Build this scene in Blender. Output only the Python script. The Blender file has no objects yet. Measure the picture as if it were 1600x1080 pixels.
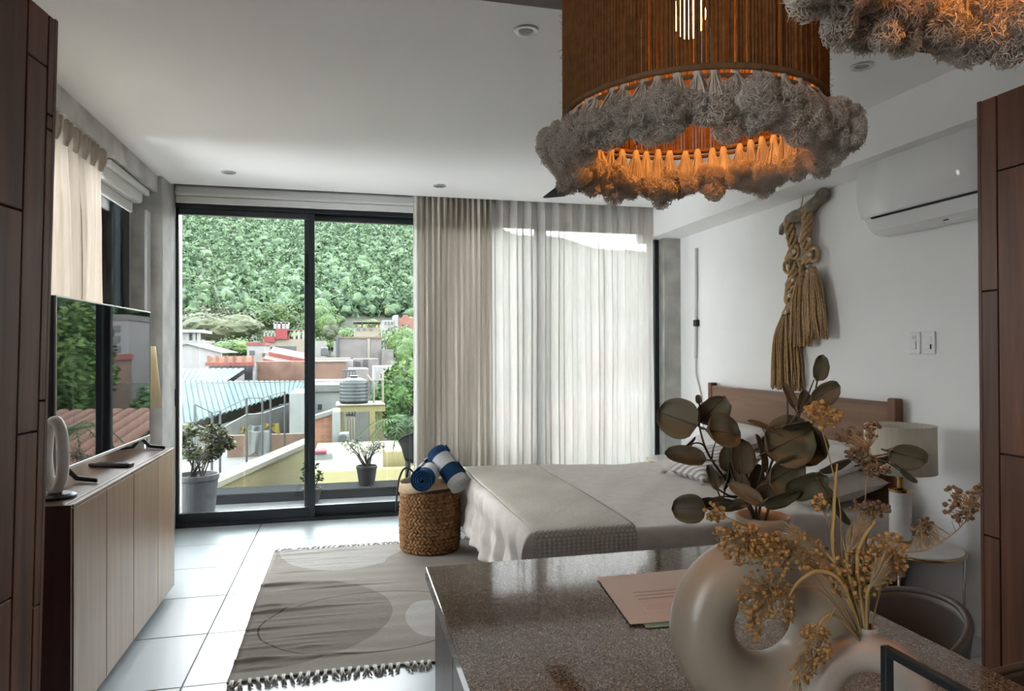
import bpy, math, random
import numpy as np
from mathutils import Vector, Matrix
random.seed(7); RNG = np.random.default_rng(7)
sin, cos, pi = math.sin, math.cos, math.pi
S = bpy.context.scene
COL = S.collection

# ---------------------------------------------------------------- camera
F = 1076.0; EYE = 1.45
YAW, PITCH, ROLL = [math.radians(a) for a in (13.55, 0.39, 0.14)]
_r = np.array([cos(YAW), -sin(YAW), 0.0])
_f = np.array([sin(YAW)*cos(PITCH), cos(YAW)*cos(PITCH), sin(PITCH)])
_d = np.cross(_f, _r)
CR = np.array([_r*cos(ROLL)+_d*sin(ROLL), -_r*sin(ROLL)+_d*cos(ROLL), _f])
cam_d = bpy.data.cameras.new('camera'); cam = bpy.data.objects.new('camera', cam_d); COL.objects.link(cam)
cam_d.sensor_fit = 'HORIZONTAL'; cam_d.sensor_width = 36; cam_d.lens = 36*F/1600
cam_d.clip_start = 0.02; cam_d.clip_end = 5000
m3 = Matrix((CR[0], -CR[1], -CR[2])).transposed()
cam.matrix_world = Matrix.Translation((0, 0, EYE)) @ m3.to_4x4()
S.camera = cam

def ray(x, y): return CR.T @ np.array([(x-800)/F, (y-540)/F, 1.0])
def at(x, y, ax, v):
    """point on the photo ray (x, y) where coordinate ax (0,1,2) equals v"""
    q = ray(x, y); o = np.array([0, 0, EYE]); return o + q*((v-o[ax])/q[ax])
def atX(x, y, v): return at(x, y, 0, v)
def atY(x, y, v): return at(x, y, 1, v)
def atZ(x, y, v): return at(x, y, 2, v)
def atT(x, y, t): return np.array([0, 0, EYE]) + ray(x, y)*t

# ---------------------------------------------------------------- world, exposure
w = bpy.data.worlds.new('overcast_sky'); S.world = w; w.use_nodes = True
nt = w.node_tree; bg = nt.nodes['Background']
tc = nt.nodes.new('ShaderNodeTexCoord'); nz = nt.nodes.new('ShaderNodeTexNoise')
nz.inputs['Scale'].default_value = 2.2; nz.inputs['Detail'].default_value = 4
rp = nt.nodes.new('ShaderNodeValToRGB')
rp.color_ramp.elements[0].position = .35; rp.color_ramp.elements[0].color = (.86, .91, .97, 1)
rp.color_ramp.elements[1].position = .65; rp.color_ramp.elements[1].color = (.97, .98, 1, 1)
nt.links.new(tc.outputs['Generated'], nz.inputs['Vector']); nt.links.new(nz.outputs['Fac'], rp.inputs['Fac'])
nt.links.new(rp.outputs['Color'], bg.inputs['Color']); bg.inputs['Strength'].default_value = 3.0
S.view_settings.view_transform = 'Standard'; S.view_settings.look = 'None'
S.view_settings.exposure = 2.7; S.view_settings.gamma = 1; S.view_settings.use_curve_mapping = False

# ---------------------------------------------------------------- materials
MATS = {}
class NG:
    def __init__(s, name):
        s.m = bpy.data.materials.new(name); s.m.use_nodes = True; s.t = s.m.node_tree
        s.b = s.t.nodes['Principled BSDF']; s.out = s.t.nodes['Material Output']; MATS[name] = s.m
    def n(s, typ, **kw):
        n = s.t.nodes.new(typ)
        for k, v in kw.items():
            if k in n.inputs: n.inputs[k].default_value = v
            else: setattr(n, k, v)
        return n
    def l(s, a, b): s.t.links.new(a, b)
    def coords(s, scale=(1, 1, 1), kind='Object'):
        c = s.n('ShaderNodeTexCoord'); mp = s.n('ShaderNodeMapping'); mp.inputs['Scale'].default_value = scale
        s.l(c.outputs[kind], mp.inputs['Vector']); return mp.outputs['Vector']
    def ramp(s, fac, stops, interp='LINEAR'):
        r = s.n('ShaderNodeValToRGB'); r.color_ramp.interpolation = interp
        e = r.color_ramp.elements
        while len(e) < len(stops): e.new(.5)
        for q, (p, c) in zip(e, stops): q.position = p; q.color = (*c, 1)
        s.l(fac, r.inputs['Fac']); return r.outputs['Color']
    def bump(s, h, strength=.3, dist=.01):
        b = s.n('ShaderNodeBump'); b.inputs['Strength'].default_value = strength; b.inputs['Distance'].default_value = dist
        s.l(h, b.inputs['Height']); s.l(b.outputs['Normal'], s.b.inputs['Normal'])
    def rand_shift(s, amt=.12):
        """multiplies the base colour by a per-object random value"""
        oi = s.n('ShaderNodeObjectInfo'); mr = s.n('ShaderNodeMapRange'); mr.inputs['To Min'].default_value = 1-amt; mr.inputs['To Max'].default_value = 1+amt
        s.l(oi.outputs['Random'], mr.inputs['Value'])
        lk = s.b.inputs['Base Color'].links
        if lk:
            src = lk[0].from_socket; vm = s.n('ShaderNodeVectorMath', operation='SCALE'); s.l(src, vm.inputs[0]); s.l(mr.outputs[0], vm.inputs['Scale']); s.l(vm.outputs[0], s.b.inputs['Base Color'])
def plain(name, col, rough=.5, metal=0, vary=.08, scale=8, bump=0, detail=4, spec=.5, stretch=(1, 1, 1), bscale=None, sss=0, trans=0, coat=0):
    g = NG(name); g.b.inputs['Roughness'].default_value = rough; g.b.inputs['Metallic'].default_value = metal
    g.b.inputs['Specular IOR Level'].default_value = spec
    v = g.coords(stretch); z = g.n('ShaderNodeTexNoise', Scale=scale, Detail=detail); g.l(v, z.inputs['Vector'])
    a = tuple(max(0, c*(1-vary)) for c in col); b = tuple(min(1, c*(1+vary)) for c in col)
    g.l(g.ramp(z.outputs['Fac'], [(.3, a), (.7, b)]), g.b.inputs['Base Color'])
    if coat: g.b.inputs['Coat Weight'].default_value = coat
    if bump:
        z2 = z
        if bscale: z2 = g.n('ShaderNodeTexNoise', Scale=bscale, Detail=detail); g.l(v, z2.inputs['Vector'])
        g.bump(z2.outputs['Fac'], bump, .01)
    if trans:   # thin cloth-like translucency
        tr = g.n('ShaderNodeBsdfTranslucent'); tr.inputs['Color'].default_value = (*col, 1)
        mx = g.n('ShaderNodeMixShader'); mx.inputs['Fac'].default_value = trans
        g.l(g.b.outputs[0], mx.inputs[1]); g.l(tr.outputs[0], mx.inputs[2]); g.l(mx.outputs[0], g.out.inputs['Surface'])
    return g
def wood(name, dark, light, rough=.45, axis=2, scale=1.0, shift=.15, coat=0):
    g = NG(name); sc = [26*scale]*3; sc[axis] = 1.3*scale
    v = g.coords(tuple(sc)); oi = g.n('ShaderNodeObjectInfo'); ad = g.n('ShaderNodeVectorMath', operation='ADD')
    mu = g.n('ShaderNodeMath', operation='MULTIPLY'); mu.inputs[1].default_value = 37; g.l(oi.outputs['Random'], mu.inputs[0])
    g.l(v, ad.inputs[0]); g.l(mu.outputs[0], ad.inputs[1])
    z = g.n('ShaderNodeTexNoise', Scale=1.0, Detail=6, Distortion=.6); g.l(ad.outputs[0], z.inputs['Vector'])
    g.l(g.ramp(z.outputs['Fac'], [(.3, dark), (.55, tuple((a+b)/2 for a, b in zip(dark, light))), (.75, light)]), g.b.inputs['Base Color'])
    g.b.inputs['Roughness'].default_value = rough; g.bump(z.outputs['Fac'], .12, .004)
    if coat: g.b.inputs['Coat Weight'].default_value = coat
    if shift: g.rand_shift(shift)
    return g
def glass(name, tint=(.93, .96, .95), refl=1.0):
    g = NG(name); g.t.nodes.remove(g.b)
    tr = g.n('ShaderNodeBsdfTransparent'); tr.inputs['Color'].default_value = (*tint, 1)
    gl = g.n('ShaderNodeBsdfGlossy', Roughness=.0); fr = g.n('ShaderNodeFresnel', IOR=1.45)
    mx = g.n('ShaderNodeMixShader'); g.l(fr.outputs[0], mx.inputs['Fac']); g.l(tr.outputs[0], mx.inputs[1]); g.l(gl.outputs[0], mx.inputs[2]); g.l(mx.outputs[0], g.out.inputs['Surface'])
    return g
def cloth_sheer(name, col, transp, transl, weave=700):
    g = NG(name); v = g.coords()
    tr = g.n('ShaderNodeBsdfTransparent'); tl = g.n('ShaderNodeBsdfTranslucent'); tl.inputs['Color'].default_value = (*col, 1)
    z = g.n('ShaderNodeTexNoise', Scale=60, Detail=3); mp = g.n('ShaderNodeMapping'); mp.inputs['Scale'].default_value = (1, 1, .08); g.l(v, mp.inputs['Vector']); g.l(mp.outputs[0], z.inputs['Vector'])
    c = g.ramp(z.outputs['Fac'], [(.35, tuple(q*.9 for q in col)), (.65, col)]); g.l(c, g.b.inputs['Base Color']); g.l(c, tl.inputs['Color'])
    g.b.inputs['Roughness'].default_value = .9; g.b.inputs['Specular IOR Level'].default_value = .1
    m1 = g.n('ShaderNodeMixShader'); m1.inputs['Fac'].default_value = transl; g.l(g.b.outputs[0], m1.inputs[1]); g.l(tl.outputs[0], m1.inputs[2])
    m2 = g.n('ShaderNodeMixShader'); m2.inputs['Fac'].default_value = transp; g.l(m1.outputs[0], m2.inputs[1]); g.l(tr.outputs[0], m2.inputs[2]); g.l(m2.outputs[0], g.out.inputs['Surface'])
    return g
def emit(name, col, strength):
    g = NG(name); g.b.inputs['Base Color'].default_value = (*col, 1); g.b.inputs['Emission Color'].default_value = (*col, 1); g.b.inputs['Emission Strength'].default_value = strength; return g

plain('paint_white', (.87, .865, .85), .75, vary=.015, scale=3, bump=.02, bscale=180)
plain('ceiling_paint', (.92, .915, .90), .85, vary=.012, scale=1.2)
plain('concrete', (.47, .465, .44), .8, vary=.25, scale=5, bump=.12, detail=8)
plain('grout', (.25, .27, .28), .8)
plain('tile', (.53, .58, .615), .30, vary=.03, scale=2.5, detail=6, spec=.3)
plain('frame_black', (.012, .018, .022), .35, vary=.1)
plain('blind_white', (.66, .655, .63), .6, vary=.02)
wood('walnut', (.085, .026, .012), (.215, .078, .034), .42, 2)
wood('walnut_ceiling', (.05, .022, .014), (.12, .055, .034), .45, 0)
wood('walnut_top', (.075, .033, .018), (.19, .095, .055), .36, 1)
wood('console_dark', (.035, .010, .009), (.07, .02, .016), .35, 2)
wood('oak_front', (.235, .142, .082), (.34, .215, .13), .38, 2, shift=.06)
wood('headboard_wood', (.17, .085, .045), (.30, .165, .09), .4, 1, .6)
wood('laminate_grey', (.10, .09, .08), (.17, .155, .14), .4, 2)
plain('black_gap', (.01, .01, .01), .7)
glass('pane_glass', (.87, .88, .875)); glass('rail_glass', (.90, .95, .93))
cloth_sheer('sheer', (.76, .745, .71), .09, .46)
cloth_sheer('drape', (.56, .515, .45), .0, .32)
cloth_sheer('drape_side', (.62, .55, .47), .03, .34)
# ---------------------------------------------------------------- mesh builder
def frame_of(d):
    d = Vector(d).normalized(); u = Vector((0, 0, 1)) if abs(d.z) < .95 else Vector((1, 0, 0))
    a = d.cross(u).normalized(); return a, d.cross(a).normalized()
_ICO = {}
def ico_data(sub):
    if sub not in _ICO:
        import bmesh
        bm = bmesh.new(); bmesh.ops.create_icosphere(bm, subdivisions=sub, radius=1)
        bm.verts.ensure_lookup_table()
        _ICO[sub] = ([tuple(v.co) for v in bm.verts], [tuple(v.index for v in f.verts) for f in bm.faces]); bm.free()
    return _ICO[sub]
class MB:
    def __init__(s): s.v = []; s.f = []
    def add(s, vs, fs):
        o = len(s.v); s.v += [tuple(p) for p in vs]; s.f += [tuple(i+o for i in q) for q in fs]; return s
    def box(s, x0, x1, y0, y1, z0, z1):
        x0, x1 = sorted((x0, x1)); y0, y1 = sorted((y0, y1)); z0, z1 = sorted((z0, z1))
        return s.add([(x0,y0,z0),(x1,y0,z0),(x1,y1,z0),(x0,y1,z0),(x0,y0,z1),(x1,y0,z1),(x1,y1,z1),(x0,y1,z1)],
                     [(0,3,2,1),(4,5,6,7),(0,1,5,4),(1,2,6,5),(2,3,7,6),(3,0,4,7)])
    def cbox(s, c, sz, rz=0, M=None):
        h = [q/2 for q in sz]; M = M or Matrix.Rotation(rz, 3, 'Z'); c = Vector(c)
        vs = [c + M @ Vector((sx*h[0], sy*h[1], sz_*h[2])) for sz_ in (-1, 1) for sx, sy in ((-1,-1),(1,-1),(1,1),(-1,1))]
        return s.add(vs, [(0,3,2,1),(4,5,6,7),(0,1,5,4),(1,2,6,5),(2,3,7,6),(3,0,4,7)])
    def bar(s, p, q, w, h=None):
        """square bar from p to q"""
        p, q = Vector(p), Vector(q); a, b = frame_of(q-p); h = h or w; vs = []
        for c in (p, q):
            for sa, sb in ((-1,-1),(1,-1),(1,1),(-1,1)): vs.append(c + a*sa*w/2 + b*sb*h/2)
        return s.add(vs, [(0,1,2,3),(7,6,5,4),(0,4,5,1),(1,5,6,2),(2,6,7,3),(3,7,4,0)])
    def tube(s, pts, r, n=8, caps=True, closed=False):
        pts = [Vector(p) for p in pts]; m = len(pts); rs = r if hasattr(r, '__len__') else [r]*m
        vs = []; fs = []; a = None
        for i, p in enumerate(pts):
            if closed: d = pts[(i+1) % m]-pts[i-1]
            else: d = pts[min(i+1, m-1)]-pts[max(i-1, 0)]
            if d.length < 1e-9: d = Vector((0, 0, 1))
            d.normalize()
            if a is None: a, b = frame_of(d)
            else:
                a = (a - d*a.dot(d))
                if a.length < 1e-6: a = frame_of(d)[0]
                a.normalize(); b = d.cross(a)
            for k in range(n):
                t = 2*pi*k/n; vs.append(p + (a*cos(t)+b*sin(t))*rs[i])
        R = m if closed else m-1
        for i in range(R):
            j = (i+1) % m
            for k in range(n): fs.append((i*n+k, i*n+(k+1) % n, j*n+(k+1) % n, j*n+k))
        if caps and not closed: fs.append(tuple(range(n))[::-1]); fs.append(tuple((m-1)*n+k for k in range(n)))
        return s.add(vs, fs)
    def lathe(s, prof, c=(0,0,0), n=32, M=None):
        """prof: (radius, height) pairs"""
        c = Vector(c); vs = []; fs = []; M = M or Matrix.Identity(3)
        for r, z in prof:
            for k in range(n): t = 2*pi*k/n; vs.append(c + M @ Vector((r*cos(t), r*sin(t), z)))
        for i in range(len(prof)-1):
            for k in range(n): fs.append((i*n+k, i*n+(k+1) % n, (i+1)*n+(k+1) % n, (i+1)*n+k))
        if prof[0][0] > 1e-5: fs.append(tuple(range(n))[::-1])
        if prof[-1][0] > 1e-5: fs.append(tuple((len(prof)-1)*n+k for k in range(n)))
        return s.add(vs, fs)
    def cyl(s, c, r, h, n=24, r2=None): return s.lathe([(r, 0), (r if r2 is None else r2, h)], c, n)
    def ico(s, c, r, sub=2, jit=0, rng=random):
        vs, fs = ico_data(sub); r = r if hasattr(r, '__len__') else (r, r, r)
        return s.add([(c[0]+x*r[0]*(1+rng.uniform(-jit, jit)), c[1]+y*r[1]*(1+rng.uniform(-jit, jit)), c[2]+z*r[2]*(1+rng.uniform(-jit, jit))) for x, y, z in vs], fs)
    def grid(s, fn, nu, nv, wrap=False):
        vs = [fn(i/nu, j/nv) for i in range(nu+1) for j in range(nv+1)]
        return s.add(vs, [(i*(nv+1)+j, (i+1)*(nv+1)+j, (i+1)*(nv+1)+j+1, i*(nv+1)+j+1) for i in range(nu) for j in range(nv)])
    def prism(s, poly, fn, d0, d1):
        """2-D polygon extruded: fn(u, v, d) -> point"""
        n = len(poly); vs = [fn(u, v, d0) for u, v in poly]+[fn(u, v, d1) for u, v in poly]
        return s.add(vs, [tuple(range(n))[::-1], tuple(range(n, 2*n))]+[(i, (i+1) % n, n+(i+1) % n, n+i) for i in range(n)])
def rootloc(o):
    v = Vector((0, 0, 0))
    while o is not None: v += o.location; o = o.parent
    return v
def obj(name, mb, mat, parent=None, smooth=False, bev=0, seg=2, solid=0, sub=0, origin=None):
    me = bpy.data.meshes.new(name); off = rootloc(parent) if parent else Vector(origin or (0, 0, 0))
    o0 = tuple(off)
    me.from_pydata([(x-o0[0], y-o0[1], z-o0[2]) for x, y, z in mb.v], [], mb.f)
    if smooth: me.polygons.foreach_set('use_smooth', [True]*len(me.polygons))
    me.materials.append(MATS[mat]); me.update()
    o = bpy.data.objects.new(name, me); COL.objects.link(o)
    if parent: o.parent = parent
    else: o.location = off
    if solid: q = o.modifiers.new('solid', 'SOLIDIFY'); q.thickness = solid; q.offset = 0
    if sub: q = o.modifiers.new('sub', 'SUBSURF'); q.levels = sub; q.render_levels = sub
    if bev: q = o.modifiers.new('bevel', 'BEVEL'); q.width = bev; q.segments = seg; q.limit_method = 'ANGLE'; q.angle_limit = .7
    return o
def tag(o, label=None, cat=None, group=None, kind=None):
    if label: o['label'] = label
    if cat: o['category'] = cat
    if group: o['group'] = group
    if kind: o['kind'] = kind
    return o
def thing(name, label, cat, loc=(0,0,0), rz=0, group=None):
    o = bpy.data.objects.new(name, None); COL.objects.link(o); o.location = tuple(float(q) for q in loc); o.rotation_euler = (0, 0, rz); o.empty_display_size = .05
    return tag(o, label, cat, group)
def struct(name, mb, mat, **k):
    return tag(obj(name, mb, mat, **k), kind='structure')
def sempty(name, loc=(0,0,0)):
    o = bpy.data.objects.new(name, None); COL.objects.link(o); o.location = loc; o['kind'] = 'structure'; return o
def copy_tree(o, parent=None):
    c = o.copy(); COL.objects.link(c); c.parent = parent
    for ch in list(o.children): copy_tree(ch, c)
    return c
def share(name, src, parent, loc, rot=(0,0,0), scale=(1,1,1)):
    """a further piece that shares src's mesh data"""
    o = bpy.data.objects.new(name, src if isinstance(src, bpy.types.Mesh) else src.data); COL.objects.link(o); o.parent = parent
    o.location = Vector(loc)-rootloc(parent); o.rotation_euler = rot; o.scale = scale; return o
def bez(p0, p1, p2, n=12):
    p0, p1, p2 = Vector(p0), Vector(p1), Vector(p2)
    return [p0*(1-t)**2+p1*2*t*(1-t)+p2*t*t for t in [i/n for i in range(n+1)]]
def catmull(pts, n=6):
    P = [Vector(p) for p in pts]; P = [P[0]*2-P[1]]+P+[P[-1]*2-P[-2]]; out = []
    for i in range(1, len(P)-2):
        for k in range(n):
            t = k/n; a, b, c, d = P[i-1:i+3]
            out.append(.5*((2*b)+(c-a)*t+(2*a-5*b+4*c-d)*t*t+(3*b-a-3*c+d)*t**3))
    out.append(P[-2]); return out

# ---------------------------------------------------------------- room shell
XL, XR, YB, YW, ZC = -1.62, 3.10, -1.9, 6.18, 2.78     # left wall, right wall, back wall, window wall, ceiling
BEAM_X, BEAM_Z = 2.81, 2.51
fl = struct('floor', MB().box(XL-.2, XR+.2, YB-.2, YW+.08, -.20, -.006), 'grout')
tile_me = None
TX, TY, G = 1.2, .58, .0035
for i in range(-2, 4):
    for j in range(-12, 3):
        x0 = -.69+TX*i; y0 = 4.97+TY*j
        a, b = max(x0, XL), min(x0+TX, XR); c, d = max(y0, YB), min(y0+TY, YW-.06)
        if b-a < .03 or d-c < .03: continue
        full = (b-a > TX-.001 and d-c > TY-.001)
        if full and tile_me: share('tile', tile_me, fl, (x0, y0, 0)); continue
        t = obj('tile', MB().box(a+G-x0, b-G-x0, c+G-y0, d-G-y0, -.012, 0), 'tile', fl, bev=.0015, seg=1)
        t.location = Vector((x0, y0, 0)); 
        if full: tile_me = t.data
struct('ceiling', MB().box(XL-.2, XR+.2, 2.5, 5.94, ZC, ZC+.2), 'ceiling_paint')
# recess for curtains and blinds between the ceiling edge and the window head
struct('trim_1', MB().box(XL-.2, XR+.2, 5.86, 6.5, ZC+.2, ZC+.35).box(XL-.2, XR+.2, 6.12, 6.42, 2.67, ZC+.2), 'concrete')
# right wall with the white dropped beam
struct('wall_right', MB().box(XR, XR+.2, YB, 6.4, -.2, ZC+.2), 'paint_white')
struct('trim_2', MB().box(BEAM_X, XR, 1.2, 6.02, BEAM_Z, ZC), 'paint_white')
struct('trim_3', MB().box(2.93, XR, 6.0, 6.4, 0, BEAM_Z), 'concrete')          # right concrete column
struct('trim_9', MB().box(2.82, XR, 6.02, 6.4, BEAM_Z, ZC+.2), 'paint_white')
# left side: concrete beam and corner column
struct('trim_4', MB().box(XL-.2, -1.39, 2.0, 5.72, 2.655, ZC), 'concrete')
struct('trim_5', MB().box(XL-.2, -1.355, 5.70, 6.36, -.02, ZC+.2), 'concrete', bev=.01)
struct('wall_left', MB().box(XL-.2, XL, YB, -1.3, -.2, ZC+.2).box(XL-.2, XL, -.1, 2.9, -.2, ZC+.2).box(XL-.2, XL, -1.3, -.1, -.2, .9).box(XL-.2, XL, -1.3, -.1, 2.6, ZC+.2).box(XL-.2, XL, 2.9, 5.70, -.2, .05), 'paint_white')
struct('wall_back', MB().box(XL-.2, XR+.2, YB-.2, YB, -.2, ZC+.2), 'paint_white')
# kitchen ceiling clad with walnut boards, edge trim at the white ceiling
kc = struct('ceiling_kitchen', MB().box(XL-.2, XR+.2, YB-.2, 2.5, ZC+.02, ZC+.2), 'black_gap')
struct('trim_6', MB().box(XL, XR, 2.42, 2.5, ZC-.035, ZC+.05), 'walnut_ceiling', bev=.006)
y = 2.40
while y > YB:
    obj('ceiling_board', MB().box(XL, XR, y-.19, y-.004, ZC-.015, ZC+.02), 'walnut_ceiling', kc, bev=.003, seg=1); y -= .194

# ---------------------------------------------------------------- sliding window wall
def sash(parent, x0, x1, y, z0, z1, st=.05, dep=.05, axis=0, bottom=.085):
    def B(mb, a0, a1, c0, c1):
        return mb.box(a0, a1, y-dep/2, y+dep/2, c0, c1) if axis == 0 else mb.box(y-dep/2, y+dep/2, a0, a1, c0, c1)
    m = MB(); B(m, x0, x0+st, z0, z1); B(m, x1-st, x1, z0, z1); B(m, x0+st, x1-st, z0, z0+bottom); B(m, x0+st, x1-st, z1-st, z1)
    s = obj('sash', m, 'frame_black', parent, bev=.004, seg=1)
    m = MB(); g = .008
    if axis == 0: m.box(x0+st-.005, x1-st+.005, y-g/2, y+g/2, z0+bottom-.005, z1-st+.005)
    else: m.box(y-g/2, y+g/2, x0+st-.005, x1-st+.005, z0+bottom-.005, z1-st+.005)
    obj('pane', m, 'pane_glass', s)
    return s
w1 = sempty('window_1', (0, YW, 0))
XS = [-1.405, -.31, .72, 1.756, 2.93]
obj('window_frame', MB().box(XS[0]-.04, XS[0]+.045, YW-.07, YW+.08, 0, 2.67).box(XS[-1]-.045, XS[-1], YW-.07, YW+.08, 0, 2.67)
    .box(XS[0], XS[-1], YW-.07, YW+.08, 2.625, 2.67).box(XS[0], XS[-1], YW-.07, YW+.08, -.005, .028), 'frame_black', w1, bev=.003, seg=1)
for k in range(4):
    sh = sash(w1, XS[k]+(.02 if k == 0 else -.04), XS[k+1]+(.05 if k < 3 else -.02), YW+(.03 if k % 2 else -.03), .028, 2.625)
    if k == 0: obj('lock', MB().box(XS[0]+.045, XS[0]+.06, YW-.08, YW-.055, 1.0, 1.14), 'black_gap', sh, bev=.003)
w2 = sempty('window_2', (XL+.02, 4.2, 0))
obj('window_frame', MB().box(XL-.08, XL+.06, 5.50, 5.62, .05, 2.655).box(XL-.08, XL+.06, 2.9, 2.98, .05, 2.655).box(XL-.08, XL+.06, 2.98, 5.5, .05, .10).box(XL-.08, XL+.06, 2.98, 5.5, 2.59, 2.655), 'frame_black', w2, bev=.003, seg=1)
sash(w2, 2.96, 4.28, XL-.03, .10, 2.59, axis=1); sash(w2, 4.22, 5.52, XL+.02, .10, 2.59, axis=1)
w3 = sempty('window_added', (XL, 0, .9)); sash(w3, -1.3, -.7, XL-.05, .9, 2.6, axis=1); sash(w3, -.7, -.1, XL-.05, .9, 2.6, axis=1)  # added unseen window, lets in extra daylight for the ceiling and near things
struct('trim_7', MB().box(XL-.02, XL+.05, 5.62, 5.70, 0, 2.655), 'blind_white', bev=.004)
struct('trim_8', MB().box(-1.455, -1.435, 5.60, 5.70, 0, 2.5), 'blind_white', bev=.004)

# roller blinds: cassette, tube of rolled fabric, bottom bar
rb = thing('roller_blind', 'white roller blind cassette above the sliding glass door', 'blind', (-.2, 6.05, 2.67))
obj('cassette', MB().box(-1.35, 2.92, 6.045, 6.115, 2.715, 2.80), 'blind_white', rb, bev=.02, seg=4)
obj('bottom_bar', MB().box(-1.34, 2.90, 6.055, 6.075, 2.655, 2.712), 'blind_white', rb, bev=.005)
rb = thing('roller_blind', 'white roller blind cassette under the left concrete beam', 'blind', (-1.5, 5.15, 2.5))
obj('cassette', MB().box(-1.56, -1.45, 4.74, 5.56, 2.53, 2.65), 'blind_white', rb, bev=.03, seg=4)
obj('bottom_bar', MB().box(-1.535, -1.51, 4.78, 5.52, 2.46, 2.53), 'blind_white', rb, bev=.008)
obj('end_cap', MB().box(-1.45, -1.42, 4.74, 5.6, 2.60, 2.645), 'blind_white', rb, bev=.006)

# ---------------------------------------------------------------- curtains
def curtain(mb, x0, x1, y, z0, z1, folds, amp, sharp=1.0, nz=24, per=10, seed=0, axis=0, lean=0, gather=.0, ov=.25):
    r = random.Random(seed); n = folds*per
    ph = [r.uniform(-.6, .6) for _ in range(folds+2)]; am = [r.uniform(.65, 1.25) for _ in range(folds+2)]
    def fn(u, v):
        z = z1+(z0-z1)*v; k = u*folds; i = int(k); fr = k-i
        a = am[i]*(1-fr)+am[i+1]*fr; p = ph[i]*(1-fr)+ph[i+1]*fr
        wv = sin(2*pi*k+p*(.4+v)); wv = math.copysign(abs(wv)**sharp, wv)
        top = .55+.45*min(1, v*6)
        x = x0+(x1-x0)*u + ov*amp*sin(4*pi*k)*a*top + lean*v*(1-u)
        yy = y + amp*a*wv*top + .01*sin(v*7+i)
        x += gather*(u-.5)*sin(pi*min(1, v*1.0))*-1
        return (x, yy, z) if axis == 0 else (yy, x, z)
    return mb.grid(fn, n, nz)
ct = thing('drape', 'beige pleated blackout drape gathered beside the glass door', 'curtain', (.95, 6.03, .02))
obj('cloth', curtain(MB(), .60, 1.265, 5.995, .02, 2.86, 13, .032, 1.0, seed=3), 'drape', ct, smooth=True)
obj('leading_edge', curtain(MB(), .565, .60, 5.975, .02, 2.86, 1, .012, seed=5), 'sheer', ct, smooth=True)
ct = thing('sheer_curtain', 'off-white sheer curtain drawn across the window behind the bed', 'curtain', (2.0, 6.07, .02))
obj('cloth', curtain(MB(), 1.265, 2.815, 5.998, .02, 2.86, 12, .030, .9, seed=11, per=28, ov=.62), 'sheer', ct, smooth=True)
def header(parent, x0, x1, y, z, n, axis=0):
    m = MB()
    for k in range(n):
        c = x0+(x1-x0)*(k+.5)/n
        for q in (-.012, 0, .012):
            p = [(c+q*1.6, y-.015-.008*(q == 0), z), (c+q*1.2, y-.02-.01*(q == 0), z-.045), (c+q*.6, y-.012, z-.09)]
            m.tube([(a, b, e) if axis == 0 else (b, a, e) for a, b, e in p], .008, 6)
    return obj('pinch_pleats', m, 'drape_side', parent, smooth=True)
ct = thing('curtain', 'beige linen curtain with pinch pleats at the left window', 'curtain', (-1.45, 3.8, .02))
obj('cloth', curtain(MB(), 3.0, 4.68, -1.45, .02, 2.62, 17, .035, .9, seed=21, axis=1, per=12, nz=30), 'drape_side', ct, smooth=True)
m = MB()
for k in range(12):
    c = 3.1+k*.13
    for q in (-.022, 0, .022): m.tube([(-1.40-.012*(q == 0), c+q*1.3, 2.645), (-1.40-.01*(q == 0), c+q, 2.58), (-1.415, c+q*.5, 2.52)], [.012, .014, .008], 6)
obj('pinch_pleats', m, 'drape_side', ct, smooth=True)
# ---------------------------------------------------------------- wood-clad tall units left and right
plain('rug_base', (.27, .25, .235), .95, vary=.08, scale=40)
def plank_unit(name, label, far, face_dir, cols, ztop, lean, depth, back_to):
    """far: world xy of the visible far edge; face_dir: unit xy vector running from the far edge toward the camera; cols: (s0, s1, [joint heights])"""
    t = thing(name, label, 'cabinet', (far[0], far[1], 0))
    fx, fy = face_dir; nx, ny = depth   # depth: unit vector into the unit
    def P(s, d, z): return (far[0]+fx*s+nx*d-lean*(z-1.4)*fy*0+lean*(z-1.4)*(-nx), far[1]+fy*s+ny*d, z)
    L = cols[-1][1]
    b = MB().prism([(.013, 0), (L, 0), (L, ztop-.004), (.013, ztop-.004)], lambda u, v, d: P(u, d, v), .016, back_to)
    obj('carcass', b, 'black_gap', t)
    for s0, s1, js in cols:
        zs = [0.0]+sorted(js)+[ztop]
        for a, c in zip(zs, zs[1:]):
            g = .0025
            m = MB().prism([(s0+(g if s0 > 0 else .0125), a+g), (s1-g, a+g), (s1-g, c-g), (s0+(g if s0 > 0 else .0125), c-g)], lambda u, v, d: P(u, d, v), 0, .018)
            obj('plank', m, 'walnut', t, bev=.0015, seg=1)
    # far end board
    m = MB().prism([(.0, 0), (.012, 0), (.012, ztop), (0, ztop)], lambda u, v, d: P(u, d, v), 0, back_to)
    obj('end_panel', m, 'walnut', t)
    return t
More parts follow.
